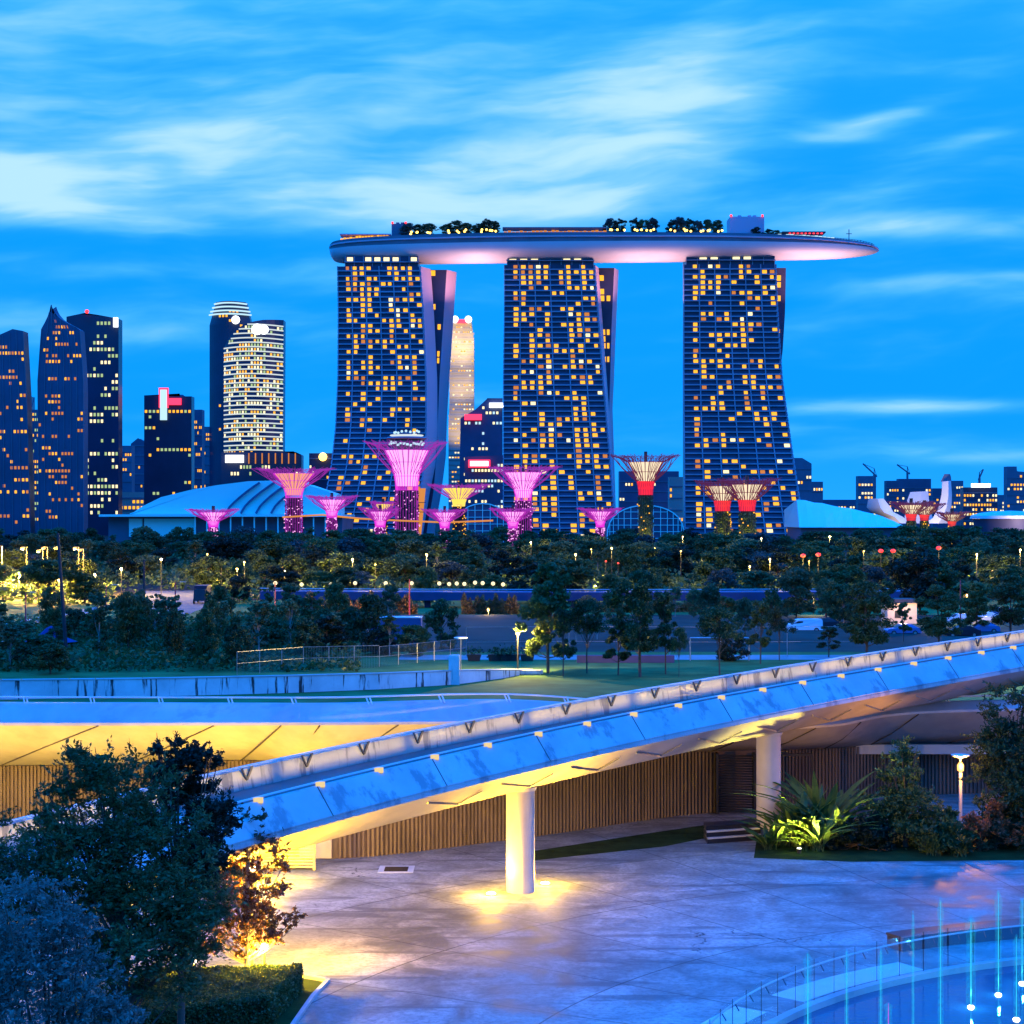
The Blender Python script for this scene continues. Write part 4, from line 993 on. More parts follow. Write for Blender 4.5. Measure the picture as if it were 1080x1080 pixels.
t, sf, zt = bld('office_block', 'mid rise block with red framed white sign between left and middle hotel towers', [(480, 490), (560, 490)], [(480, 531), (560, 531)], [(0, 482), (1, 480)], 1450, lit=.30, nb=12, floor=4.2, seed=12, wins=['w_cool', 'w_pale'], skin='tower_c')
obj('sign', MB().box(XH(494, 1448), XH(517, 1448), 1446, 1448.5, ZH(493, 1448), ZH(485, 1448)), M['sign_red'], t); obj('sign_face', MB().box(XH(496, 1448), XH(515, 1448), 1445, 1446, ZH(491.5, 1448), ZH(486.5, 1448)), M['sign_white'], t)
for i, (a, b, yt, D_, sk, lt, lab) in enumerate((
        (326, 350, 478, 1700, 'tower_b', .08, 'dark low block left of the leftmost hotel tower with one orange light'), (653, 716, 497, 1800, 'tower_a', .04, 'wide plain blue block seen in the gap between middle and right hotel towers'),
        (706, 721, 503, 1500, 'tower_e', .3, 'small pale apartment block hard against the left side of the rightmost hotel tower'), (838, 856, 483, 1700, 'tower_d', .08, 'stepped grey tower just right of the rightmost hotel tower'),
        (855, 868, 508, 1800, 'tower_d', .15, 'short grey block behind the cyan roof, next to the stepped grey tower'), (905, 924, 502, 2100, 'tower_d', .12, 'banded block beside the tallest left crane'),
        (935, 948, 507, 2200, 'tower_c', .2, 'dark block right of the first crane behind the white petals'), (948, 982, 505, 2200, 'tower_c', .25, 'wide dark office block directly behind the white petals'),
        (1003, 1016, 507, 2300, 'tower_d', .15, 'small grey block right of the tall curved petal'), (1016, 1052, 514, 1900, 'tower_b', .35, 'broad dark block with bright white rooftop sign'),
        (1062, 1085, 492, 2100, 'tower_d', .15, 'pale stepped tower at the right edge of the skyline'), (1052, 1064, 522, 2300, 'tower_d', .3, 'low lit block between the rooftop sign block and the right edge tower'),
        (868, 905, 527, 2400, 'tower_c', .3, 'long low lit block behind the cyan roof'), (984, 1003, 515, 2400, 'tower_c', .2, 'distant dark block between the petals'))):
    t, sf, zt = bld('distant_building', lab, [(yt, a), (560, a)], [(yt, b), (560, b)], [(0, yt), (.45, yt), (.46, yt + 5), (1, yt + 6)] if i in (3, 10) else [(0, yt), (1, yt)], D_, skin=sk, lit=lt, nb=max(5, (b - a) // 3), floor=5, seed=50 + i, bands=('tower_d', 2, 1.0), cap=30, wins=['w_gold', 'w_pale'])
    if i == 9: obj('sign', MB().box(XH(1024, 1898), XH(1044, 1898), 1895, 1897, ZH(514, 1898), ZH(510, 1898)), M['sign_white'], t)
    if i == 0: obj('sign_lamp', MB().ball((XH(341, 1698), 1694, ZH(482, 1698)), 4, 6), M['dot_warm'], t)
def crane(px, yb, yt, jx, jy, d, label):
    a = W(px, yb, d); b = W(px, yt, d); t = thing('tower_crane', label, 'crane', a, 'tower cranes on the right skyline')
    obj('mast', MB().bar(a, b, 2.2), M['tower_d'], t); j = W(jx, jy, d); c = b + (b - j) * .25
    mb = MB().bar(c, j, 1.5); obj('jib', mb, M['tower_d'], t); k = W(px, yt - 6, d)
    obj('tie', MB().bar(b, k, .8).bar(k, j, .5).bar(k, c, .5), M['tower_d'], t)
crane(922, 525, 500, 910, 489, 2050, 'tower crane with jib leaning left above the banded block'); crane(957, 505, 498, 946, 490, 2150, 'thin crane jib above the office block behind the petals'); crane(1033, 512, 504, 1037, 495, 1950, 'short crane beside the bright rooftop sign')

# ------------------------------------------------------------ vaulted halls, petals, domes
hall = thing('exhibition_hall', 'exhibition hall with long vaulted white roof below the sail shaped tower', 'hall', (XH(240, 1080), 1080, 0))
prof = [(137, 543), (150, 534), (170, 524), (200, 516.5), (230, 511), (262, 507), (295, 506), (325, 511), (352, 520)]
mb = MB(); rings = []
for k in range(13):
    u = k / 12; yy = 1075 + 70 * u; bow = math.sin(math.pi * (0.18 + 0.64 * u)); ring_ = [(XH(px + 0 * u, 1075), yy, max(17, 17 + (ZH(py, 1075) - 17) * bow)) for px, py in prof]
    rings.append(ring_ + [(XH(352, 1075), yy, 16.0), (XH(137, 1075), yy, 16.0)])
rings0 = rings
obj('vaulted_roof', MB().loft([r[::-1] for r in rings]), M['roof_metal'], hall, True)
for kx in range(4):
    x0 = 238 + kx * 16; q = []
    for k in range(9):
        u = k / 8; px = x0 + 36 * u; py = float(np.interp(px, [p[0] for p in prof], [p[1] for p in prof])); q.append((XH(px, 1074), 1073.5 - 1.5 * 0 + (1 - u) * 0, 17 + (ZH(py, 1075) - 17) * (u ** .7) * .93))
    mb = MB()
    for a, b in zip(q[:-1], q[1:]): mb.bar(a, b, 1.2, 1.2, Vector((0, 1, 0)))
    obj('roof_rib', mb, M['rib_dark'], hall)
obj('gable', MB().add([(p[0], 1074.8, p[2]) for p in [(XH(px, 1075), 0, 17 + (ZH(py, 1075) - 17) * .985) for px, py in prof]] + [(XH(352, 1075), 1074.8, 16.5), (XH(137, 1075), 1074.8, 16.5)], [tuple(reversed(range(len(prof) + 2)))]), M['roof_metal'], hall)
obj('hall_wall', MB().box(XH(112, 1070), XH(360, 1070), 1076, 1150, 0, ZH(545, 1070)), M['tower_d'], hall)
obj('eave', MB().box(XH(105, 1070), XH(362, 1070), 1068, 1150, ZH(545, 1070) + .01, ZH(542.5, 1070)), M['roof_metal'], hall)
for k in range(12): 
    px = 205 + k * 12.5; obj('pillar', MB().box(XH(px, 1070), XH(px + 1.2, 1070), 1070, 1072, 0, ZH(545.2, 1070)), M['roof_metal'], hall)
for i, (a, b) in enumerate(((136, 150), (152, 205))):
    obj('wall_panel', MB().box(XH(a, 1074), XH(b, 1074), 1074, 1075.8, 3, ZH(547, 1074)), M['roof_metal'], hall)
# right cyan roof
hr = thing('theatre_hall', 'low hall with faceted pale roof sloping down to the right of the rightmost hotel tower', 'hall', (XH(895, 1080), 1080, 0))
pr2 = [(843, 527), (852, 527.5), (861, 530), (870, 530.5), (880, 533), (890, 535), (900, 536), (912, 539), (925, 542), (938, 546), (948, 550), (956, 554)]
mb = MB()
for (x0, y0), (x1, y1) in zip(pr2[:-1], pr2[1:]):
    d = 1085; a = (XH(x0, d), d, 6); b = (XH(x1, d), d, 6); mb.hexa([(a[0], d, 8.5), (b[0], d - 2.5, 8.5), (b[0], d + 60, 8.5), (a[0], d + 60, 8.5)],
            [(a[0] + 2, d + 22, ZH(y0, d + 20)), (b[0] + 2, d + 20, ZH(y1, d + 20)), (b[0], d + 60, max(9, ZH(y1, d) - 6)), (a[0], d + 60, max(9, ZH(y0, d) - 6))])
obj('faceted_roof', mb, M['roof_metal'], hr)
obj('hall_wall', MB().box(XH(845, 1085), XH(952, 1085), 1088, 1140, 0, 8.4), M['tower_d'], hr)
# petal museum
pm = thing('petal_museum', 'white museum of upright curved petals on the right shore', 'museum', (XH(975, 1250), 1250, 0))
def petal(pts_l, pts_r, d, T, name='petal', m='petal'):
    n = len(pts_l); rings = []
    for (xl, yl), (xr, yr) in zip(pts_l, pts_r):
        rings.append([Vector((XH(xl, d), d, ZH(yl, d))), Vector((XH((xl + xr) / 2, d), d - T * .35, ZH((yl + yr) / 2, d))), Vector((XH(xr, d), d, ZH(yr, d))), Vector((XH((xl + xr) / 2, d), d + T, ZH((yl + yr) / 2, d)))])
    obj(name, MB().loft(rings), M[m], pm, True)
petal([(976, 552), (984, 546), (990, 535), (993, 522), (994, 508)], [(1000, 552), (1001, 545), (1003.5, 534), (1004, 522), (1003, 507)], 1240, 14)
petal([(953, 552), (955, 540), (956, 530), (960, 519)], [(985, 552), (982, 540), (980, 530), (979, 518)], 1265, 16)
petal([(938, 552), (932, 545), (920, 541), (914, 535), (916, 526)], [(960, 552), (952, 545), (942, 540), (940, 536), (932, 526)], 1250, 14)
petal([(992, 508), (994, 504), (996, 500)], [(1003.5, 508), (1003, 503), (1002, 500)], 1243, 5, 'petal_tip', 'tower_d')
lamp('petal_flood', (XH(978, 1200), 1200, 6), 110000, (1, .75, .5), 3, pm, 90, (XH(978, 1250), 1250, 30))
dm = thing('domed_pavilion', 'domed pavilion with white rim and glass front at the right edge', 'pavilion', (XH(1068, 1000), 1000, 0))
c = (XH(1070, 1000), 1010, 0)
obj('roof_shell', MB().lathe(c, [(22, ZH(547, 1000)), (21.5, ZH(544, 1000)), (17, ZH(541, 1000)), (9, ZH(539.2, 1000)), (.01, ZH(538.5, 1000))], 36), M['petal'], dm, True)
obj('glass_front', MB().lathe(c, [(17.5, 0), (20.5, ZH(547.2, 1000))], 36), M['tower_c'], dm, True)
lamp('rim_light', (c[0], 975, 9), 30000, (1, .7, .8), 2, dm)
# glass conservatory behind the supertrees
gh = thing('glass_conservatory', 'arched glass conservatory between the middle and right hotel towers', 'conservatory', (XH(668, 950), 950, 0))
def vault(xa, xb, yt, d, T, par, nb=12):
    sk = MB(); fr = MB(); ra = []
    for k in range(nb + 1):
        a = math.pi * k / nb; x = XH(xa, d) + (XH(xb, d) - XH(xa, d)) * (1 - math.cos(a)) / 2; ra.append((x, ZH(yt, d) * math.sin(a) ** .6))
    sk.loft([[(x, d, z) for x, z in ra], [(x, d + T, z * .9) for x, z in ra]]); 
    for x, z in ra: fr.bar((x, d - .3, 0), (x, d - .3, z), .35)
    for lv_ in range(1, 6):
        z = ZH(yt, d) * lv_ / 6; xs = [x for x, zz in ra if zz > z]
        if len(xs) > 1: fr.bar((xs[0], d - .3, z), (xs[-1], d - .3, z), .3)
    for a, b in zip(ra[:-1], ra[1:]): fr.bar((a[0], d - .3, a[1]), (b[0], d - .3, b[1]), .6, .6, Vector((0, 1, 0)))
    obj('glazing', sk, M['tower_c'], par); obj('glazing_frame', fr, M['roof_metal'], par)
vault(640, 722, 533, 950, 50, gh, 16)
gh2 = thing('glass_conservatory', 'smaller gridded glass conservatory left of the middle hotel tower', 'conservatory', (XH(508, 960), 960, 0))
vault(478, 540, 531, 960, 40, gh2, 12)
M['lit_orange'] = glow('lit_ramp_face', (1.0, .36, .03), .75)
lw_ = thing('slanted_lit_panel', 'slanted orange lit wall panel right of the largest magenta supertree', 'wall panel', (XH(434, 1100), 1100, 0))
obj('lit_face', MB().hexa([W(430, 566, 1100), W(444, 566, 1100), W(444, 566, 1106), W(430, 566, 1106)], [W(439, 515, 1100), W(449, 515, 1100), W(449, 515, 1106), W(439, 515, 1106)]), M['lit_orange'], lw_)
obj('grid', MB().bar(W(436, 540, 1099), W(448, 540, 1099), .4).bar(W(434, 550, 1099), W(446, 550, 1099), .4).bar(W(438, 530, 1099), W(449, 530, 1099), .4), M['dark_metal'], lw_)

# ------------------------------------------------------------ supertrees
def supertree(px, yt, hw, d, trunk_px, ybr, style, label, hfun=None, deck=False):
    """canopy top at yt with half-width hw px, inner funnel top half-width about half; trunk half width trunk_px; flare starts at ybr"""
    x = XH(px, d); t = thing('supertree', label, 'supertree', (x, d, 0), 'supertrees in the gardens'); c = Vector((x, d, 0))
    k = d / F; zt_, zb = ZH(yt, d), ZH(ybr, d); rt = trunk_px * k; R = hw * k; fr = min(R * .42, R * .5)
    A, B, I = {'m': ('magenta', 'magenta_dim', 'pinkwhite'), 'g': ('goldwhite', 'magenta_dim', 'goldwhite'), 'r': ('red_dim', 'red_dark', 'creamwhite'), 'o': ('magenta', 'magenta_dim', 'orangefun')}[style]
    r = random.Random(int(px)); n = 26
    obj('trunk', MB().lathe(c, [(rt * .95, 0), (rt * .86, zb * .6), (rt * .84, zb)], 20), M['vine_lit' if style == 'r' else 'dark_metal'], t, True)
    if style != 'r' or True:
        q = MB()
        for i in range(24):
            a = 2 * math.pi * i / 24; q.tube([c + Vector((math.cos(a) * rt * 1.05, math.sin(a) * rt * 1.05, z)) for z in (0, zb)], .14 * (1 if style != 'r' else .6), 4)
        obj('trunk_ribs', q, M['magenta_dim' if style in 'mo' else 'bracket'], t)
    # lower ribs of the flare, glowing in place of floodlight on them
    ftop = zb + (zt_ - zb) * (.82)
    q = MB(); o_ = MB(); inn = MB()
    prof = lambda v: rt + (fr * 1.12 - rt) * v ** 1.9
    for i in range(n):
        a = 2 * math.pi * i / n
        ps = [c + Vector((math.cos(a) * prof(v), math.sin(a) * prof(v), zb + (ftop - zb) * v)) for v in (0, .2, .4, .6, .8, 1)]
        q.tube(ps, [.17, .16, .15, .14, .13, .12], 4)
        e = ps[-1]
        for s_ in (-1, 0, 1):
            aa = a + s_ * .10 + r.uniform(-.05, .05); rr_ = R * r.uniform(.72, 1.0); v_ = rr_ / R
            m1 = c + Vector((math.cos(aa) * (fr * 1.12 + (rr_ - fr) * .45), math.sin(aa) * (fr * 1.12 + (rr_ - fr) * .45), ftop + (zt_ - ftop) * .62))
            m2 = c + Vector((math.cos(aa + s_ * .08) * rr_, math.sin(aa + s_ * .08) * rr_, zt_ - (1 - v_) * .6 + r.uniform(-.3, .5)))
            o_.tube([ps[3] if s_ == 0 else e, m1, m2], [.13, .10, .07], 3)
            if s_ == 0: o_.tube([ps[2], c + Vector((math.cos(aa) * (fr * 1.3 + 1), math.sin(aa) * (fr * 1.3 + 1), zb + (ftop - zb) * .8)), m2], [.17, .13, .09], 3)
    for v in (.0, .35, .7, 1.0):
        z = zb + (ftop - zb) * v; rr_ = prof(v); pts_ = [c + Vector((math.cos(2 * math.pi * i / 24) * rr_, math.sin(2 * math.pi * i / 24) * rr_, z)) for i in range(25)]; q.tube(pts_, .12, 3, False)
    pts_ = [c + Vector((math.cos(2 * math.pi * i / 32) * R * .8, math.sin(2 * math.pi * i / 32) * R * .8, zt_ - .8)) for i in range(33)]; o_.tube(pts_, .12, 3, False)
    obj('glow_ribs', q, M[A], t); obj('canopy_branches', o_, M[B], t)
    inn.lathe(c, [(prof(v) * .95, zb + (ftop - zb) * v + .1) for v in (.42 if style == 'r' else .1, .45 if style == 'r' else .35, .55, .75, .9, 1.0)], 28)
    obj('inner_funnel', inn, M[I], t, True)  # lining glows instead of being floodlit
    if style == 'r':
        obj('red_collar', MB().lathe(c, [(prof(v) * 1.0 + .1, zb + (ftop - zb) * v) for v in (0, .15, .3, .42)], 28), M['red_glow'], t, True)
        lamp('tree_uplight', (x - rt * 1.2, d - 6, 1.0), 12000, (1, .75, .1), .5, t, 70, (x, d, 14)); lamp('tree_uplight', (x + rt * 1.5, d - 6, 1.0), 9000, (1, .75, .1), .5, t, 70, (x, d, 12))
    # plants and fairy lights on the trunk
    rs2 = np.random.default_rng(int(px)); nn = 900; a = rs2.random(nn) * 6.28; z = rs2.random(nn) * (zb - .5); rr_ = rt * (1.02 + .12 * rs2.random(nn))
    cent = np.stack([np.cos(a) * rr_, np.sin(a) * rr_, z], 1); me = quadmesh('vines', leaf_arrays(cent, .45, rs2), M['leaf_pale' if style == 'r' else 'leaf_dark']); vo = bpy.data.objects.new('vines', me); C.objects.link(vo); vo.parent = t
    q = MB()
    for i in range(60 if style != 'r' else 14):
        aa = -math.pi * r.random(); zz = r.uniform(0, zb); q.ball(c + Vector((math.cos(aa) * rt * 1.2, math.sin(aa) * rt * 1.2, zz)), .28, 4)
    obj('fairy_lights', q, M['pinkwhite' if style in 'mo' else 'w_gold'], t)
    if deck:
        obj('deck_disc', MB().lathe(c, [(R * .40, zt_ + 1.0), (R * .43, zt_ + 1.6), (R * .40, zt_ + 2.2)], 36), M['hull_side'], t, True)
        obj('deck_ring', MB().lathe(c, [(R * .34, zt_ + 2.6), (R * .36, zt_ + 2.9), (R * .34, zt_ + 3.2)], 36), M['w_band'], t, True)
        obj('restaurant', MB().lathe(c, [(R * .28, ftop + .4), (R * .36, zt_ + .6)], 24), M['tower_c'], t, True)
        for i in range(9):
            aa = -math.pi * (i + .5) / 9; p = c + Vector((math.cos(aa) * R * .26, math.sin(aa) * R * .26, zt_ + 4.2 + r.uniform(-.5, .8))); obj('deck_lamp', MB().ball(p, .6, 5), M['w_cool'], t)
        for i in range(16):
            aa = -math.pi * (i + .5) / 16; p = c + Vector((math.cos(aa) * R * .35, math.sin(aa) * R * .35, zt_ - 1.2 + r.uniform(-1, 1))); obj('dining_window', MB().box(p.x - .6, p.x + .6, p.y - .3, p.y + .3, p.z - .5, p.z + .5), M['w_cool'], t)
    else:
        obj('finial', MB().box(x - .6, x + .6, d - .6, d + .6, ftop, zt_ + 1.4), M['dark_metal'], t)
    return t
supertree(429, 466, 50, 820, 11.5, 517, 'm', 'largest magenta supertree with a round lit restaurant deck on top', deck=True)
supertree(310, 494, 46, 840, 8.5, 525, 'o', 'orange hearted magenta supertree below the vaulted roof right end')
supertree(225, 537, 30, 760, 4.5, 556, 'm', 'leftmost small magenta supertree in front of the vaulted hall')
supertree(350, 523, 30, 800, 5, 546, 'm', 'small magenta supertree at the foot of the leftmost hotel tower left corner')
supertree(401, 536, 24, 780, 5, 556, 'm', 'small magenta supertree just left of the largest one')
supertree(404, 529, 16, 860, 4, 545, 'g', 'pale gold little supertree peeking above the one left of the largest')
supertree(484, 511, 36, 850, 6, 534, 'g', 'golden lit supertree right of the largest magenta one')
supertree(469, 537, 27, 780, 4.5, 557, 'm', 'small magenta supertree below the golden one')
supertree(552, 492, 42, 830, 8, 528, 'm', 'tall magenta supertree in front of the middle hotel tower left half')
supertree(541, 536, 30, 780, 4.5, 557, 'm', 'small magenta supertree low in front of the tall one at the middle tower')
supertree(633, 536, 26, 780, 4, 556, 'm', 'small magenta supertree at the right foot of the middle hotel tower')
supertree(681, 480, 40, 700, 7.2, 522, 'r', 'tall red and cream supertree alone between the middle and right hotel towers')
supertree(762, 507, 33, 640, 7.5, 539, 'r', 'left one of the red and cream supertree pair by the rightmost hotel tower')
supertree(788, 505, 37, 630, 8, 539, 'r', 'right one of the red and cream supertree pair by the rightmost hotel tower')
supertree(961, 529, 26, 760, 4.5, 549, 'r', 'left one of two overlapping red supertrees before the white petals')
supertree(975, 531, 24, 780, 4, 549, 'r', 'right one of two overlapping red supertrees before the white petals')
supertree(1004, 540, 20, 740, 3.5, 555, 'r', 'smallest red supertree left of the domed pavilion')
# walkway between the supertrees
sw = MB(); 
pts_ = [W(298, 545.5, 815), W(340, 543, 812), W(380, 547, 806), W(420, 549, 800), W(470, 551, 802), W(520, 549, 806)]
sw.tube(pts_, .45, 6); tag(obj('skyway', sw, M['lit_orange']), 'thin orange lit aerial walkway running between the magenta supertrees', 'walkway')

# ------------------------------------------------------------ viaduct and things in the middle distance
vd = thing('viaduct', 'long low blue shaded road viaduct crossing the gardens', 'viaduct', (-10, 290, 0))
def deckz(px): return 2.3
pts_ = [(-42, 297), (-25, 294), (0, 292), (30, 292), (70, 296)]
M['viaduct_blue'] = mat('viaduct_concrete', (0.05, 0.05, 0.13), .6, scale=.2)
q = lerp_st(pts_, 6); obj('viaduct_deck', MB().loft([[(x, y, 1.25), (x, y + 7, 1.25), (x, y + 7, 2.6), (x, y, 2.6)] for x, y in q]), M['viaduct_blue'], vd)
obj('viaduct_rail', MB().tube([(x, y - .1, 3.1) for x, y in q], .06, 5), M['steel'], vd)
for x in range(-38, 70, 12):
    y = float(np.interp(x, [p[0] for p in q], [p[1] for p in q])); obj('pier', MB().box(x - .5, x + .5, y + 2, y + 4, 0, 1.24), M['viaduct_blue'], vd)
# lit windows / stalls strip behind the viaduct
for i in range(26):
    px = 290 + i * 9.6
    if px > 470 or i % 3 == 0:
        p = W(px + rng.uniform(-2, 2), 615.5 + rng.uniform(-1, 1), 302)
        t = thing('viaduct_lamp', 'small pale lamp in the row along the top of the viaduct', 'lamp', (p.x, p.y, 1.2), 'lamps in the row along the viaduct')
        obj('post', MB().tube([(p.x, p.y, 1.2), (p.x, p.y, p.z)], .05, 5), M['pole_dark'], t); obj('globe', MB().ball(p, .34, 6), M['w_pale'], t)
# hedge screen behind, lit orange from below
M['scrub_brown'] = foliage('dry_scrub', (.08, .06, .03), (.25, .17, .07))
def hedge_row(x0, x1, d, h, n, m, label, nm='hedge_screen', dep=2.0, leaf=.22, seed=5):
    r = np.random.default_rng(seed); u = r.random(n); hh = h * (0.75 + .35 * np.sin(u * 40) * np.sin(u * 17 + 1)); cent = np.stack([x0 + (x1 - x0) * u, d + dep * (r.random(n) - .5), hh * r.random(n) ** .8], 1)
    me = quadmesh(nm, leaf_arrays(cent, leaf, r), m); o = bpy.data.objects.new(nm, me); C.objects.link(o); tag(o, label, 'hedge'); return o
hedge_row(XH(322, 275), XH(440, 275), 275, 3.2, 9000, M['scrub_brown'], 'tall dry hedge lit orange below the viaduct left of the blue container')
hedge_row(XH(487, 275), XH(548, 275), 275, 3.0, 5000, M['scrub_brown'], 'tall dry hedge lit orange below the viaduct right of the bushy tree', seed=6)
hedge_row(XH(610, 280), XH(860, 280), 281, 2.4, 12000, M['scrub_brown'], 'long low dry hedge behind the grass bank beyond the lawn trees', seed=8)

LG = 'garden lamps glowing among the trees'
def glamp(px, py, d, watts, col=(1, .62, .12), label='', r=.22, name='garden_lamp', post=True, group=LG, mm='lamp_warm'):
    p = W(px, py, d); t = thing(name, label, 'lamp', (p.x, p.y, 0), group)
    if post: obj('post', MB().tube([(p.x, p.y, 0), (p.x, p.y, p.z)], [.07, .05], 6), M['pole_dark'], t)
    obj('globe', MB().ball(p, r, 6), M[mm], t)
    if watts: lamp('lamp_light', (p.x, p.y - .4, p.z), watts, col, .1, t)
    return t
for i, (px, py) in enumerate(((2, 577), (28, 578), (45, 581), (50, 578), (63, 578), (83, 578), (88, 580))):
    d = 345; p = W(px, py, d); t = thing('street_lamp', ['street lamp glowing orange at the left picture edge', 'orange street lamp second from the left edge above yellow lit trees', 'brightest middle orange street lamp in the left row', 'orange street lamp close right of the brightest one', 'orange street lamp behind the tall leaning dark mast', 'left lamp of the twin orange street lights', 'right lamp of the twin orange street lights'][i], 'street lamp', (p.x, d, 0), 'orange street lamps in the row at the left')
    obj('post', MB().tube([(p.x, d, 0), (p.x, d, p.z + .2)], [.12, .08], 6), M['steel' if i == 0 else 'pole_dark'], t)
    obj('arm', MB().bar((p.x, d, p.z + .2), (p.x, d - 2.6, p.z + .25), .1), M['steel'], t); obj('lamp_head', MB().ball((p.x, d - 2.8, p.z), .45, 6, .6), M['lamp_warm'], t)
    if i in (1, 2, 5, 0): lamp('lamp_light', (p.x, d - 3.0, p.z - .3), 70000, (1, .52, .06), .15, t)
for a in ((128, 600, 341, 2500, 'garden lamp behind the bright yellow trees near the path'), (62, 612, 318, 4000, 'garden lamp below the twin orange street lights'), (230, 612, 341, 1400, 'garden lamp right of the parked truck'), (300, 602, 343, 3000, 'garden lamp above the left end of the viaduct'), (100, 606, 330, 9000, 'garden lamp hidden in the yellow lit trees left of the path'), (20, 610, 322, 12000, 'garden lamp low in the yellow trees at the left edge'), (170, 590, 420, 300, 'bright globe lamp above the path start'), (340, 640, 268, 2600, 'lamp in front of the orange lit hedge'),
          (395, 641, 268, 3200, 'lamp in front of the orange lit hedge near the blue container'), (515, 643, 268, 2600, 'lamp before the hedge right of the bushy tree'), (546, 668, 172, 2400, 'lamp beside the yellow lit lawn tree'), (372, 590, 480, 3500, 'lamp between dark trees below the largest magenta supertree'),
          (450, 585, 500, 3500, 'lamp in the gardens below the golden supertree'), (607, 585, 480, 1500, 'small lamp in the gardens below the middle hotel tower'), (628, 619, 320, 600, 'white lamp above the viaduct behind the lawn trees'), (752, 628, 288, 60, 'lamp lighting a small tree above the viaduct right end'),
          (720, 566, 610, 6000, 'lamp below the pair of red supertrees left side'), (803, 568, 560, 9000, 'lamp under the rightmost hotel tower'), (875, 566, 600, 9000, 'lamp below the cyan roof'), (858, 630, 262, 1600, 'lamp in the tree above the white van'),
          (812, 590, 440, 3500, 'lamp in the gardens below the rightmost hotel tower'), (1030, 585, 470, 5000, 'lamp in the gardens below the domed pavilion'), (1076, 580, 480, 2500, 'lamp at the right edge of the gardens'), (1020, 628, 240, 2200, 'lamp above the parked cars'), (560, 572, 600, 4000, 'lamp below the tall magenta supertree'), (250, 600, 420, 1500, 'lamp in dark trees below the vaulted hall')):
    glamp(a[0], a[1], (526 if a[1] < 575 else 343) if a[2] > 345 else a[2], a[3] * (5 if a[2] > 300 or a[2] < 200 else 1.6), label=a[4], mm='lamp_white' if 'white' in a[4] or 'bright' in a[4] else 'lamp_warm', col=(1, .62, .12) if 'orange' not in a[4] else (1, .36, .05))
for i in range(26):  # extra lamps added at random spots to brighten the tree belt
    px = 225 + i * 33 + rng.uniform(-9, 9); py = rng.uniform(578, 612); dd_ = 344 if i % 2 else 424
    glamp(px, py, dd_, rng.choice([1500, 3500, 7500]), label='added faint warm lamp between trees below %s' % landmark(px), group='added faint warm lamps between trees below %s' % landmark(px), col=(1, .70, .10), r=.18)
for i, (px, py) in enumerate(((847, 586), (863, 585), (929, 581), (942, 581), (990, 578), (639, 592), (652, 594))):
    p = W(px, py, 344); t = thing('red_lantern', ['leftmost red lantern under the cyan roof', 'second red lantern under the cyan roof', 'red lantern left of two under the petals', 'red lantern right of two under the petals', 'orange red lantern farthest right', 'tiny red lamp left of two by the middle tower', 'tiny red lamp right of two by the middle tower'][i], 'lantern', (p.x, p.y, 0), 'red lanterns in the gardens')
    obj('post', MB().tube([(p.x, p.y, 0), (p.x, p.y, p.z)], .06, 5), M['pole_dark'], t); obj('shade', MB().ball(p, .5 if i < 5 else .2, 6, .7), M['dot_red'], t)

def mast(px, yb, yt, label, r=.16, m='pole_dark', lean=0, arm=None, name='tall_pole'):
    b = G(px, yb); tp = Vector((XH(px + lean, b.y), b.y, ZH(yt, b.y))); t = thing(name, label, 'pole', b)
    obj('post', MB().tube([b, tp], [r, r * .7], 7), M[m], t)
    if arm: obj('arm', MB().bar(tp, tp + Vector((arm, -.2, .05)), .12, .08), M['pole_dark'], t); obj('lamp_head', MB().box(tp.x + arm * .6, tp.x + arm * 1.35, tp.y - .4, tp.y, tp.z, tp.z + .12), M['steel'], t)
mast(70, 690, 562, 'tall leaning dark mast left of the path', .22, lean=-9); mast(152, 660, 590, 'tall straight dark mast beside the path', .2)
mast(112, 645, 617, 'short street light on a red post left of the path', .12, 'pole_red', arm=1.5); mast(185, 652, 614, 'street light on a red post on the path', .12, 'pole_red', arm=1.2)
mast(290, 650, 614, 'red lit post at the left end of the viaduct', .13, 'pole_red'); mast(432, 650, 611, 'red post above the viaduct by the blue container', .13, 'pole_red'); mast(27, 665, 625, 'red post at the left among yellow lit trees', .12, 'pole_red', arm=1)
mast(871, 655, 614, 'red post above the white van', .1, 'pole_red'); mast(1013, 665, 612, 'red post above the parked cars', .1, 'pole_red'); mast(405, 668, 636, 'slim dark lamp post before the blue container', .08)
mast(465, 650, 632, 'thin pale pole at the viaduct right end', .08, 'steel')
# flat topped lamp by the pier
p = G(486, 706); t = thing('flat_lamp', 'thin post lamp with flat pale disc head beside the concrete pier', 'lamp', p)
obj('post', MB().tube([p, (p.x, p.y, ZH(673, p.y))], .05, 6), M['steel'], t); obj('lamp_head', MB().lathe((p.x, p.y, ZH(673, p.y)), [(.1, -.1), (.68, 0), (.68, .08), (.1, .12)], 20), M['white_paint'], t)
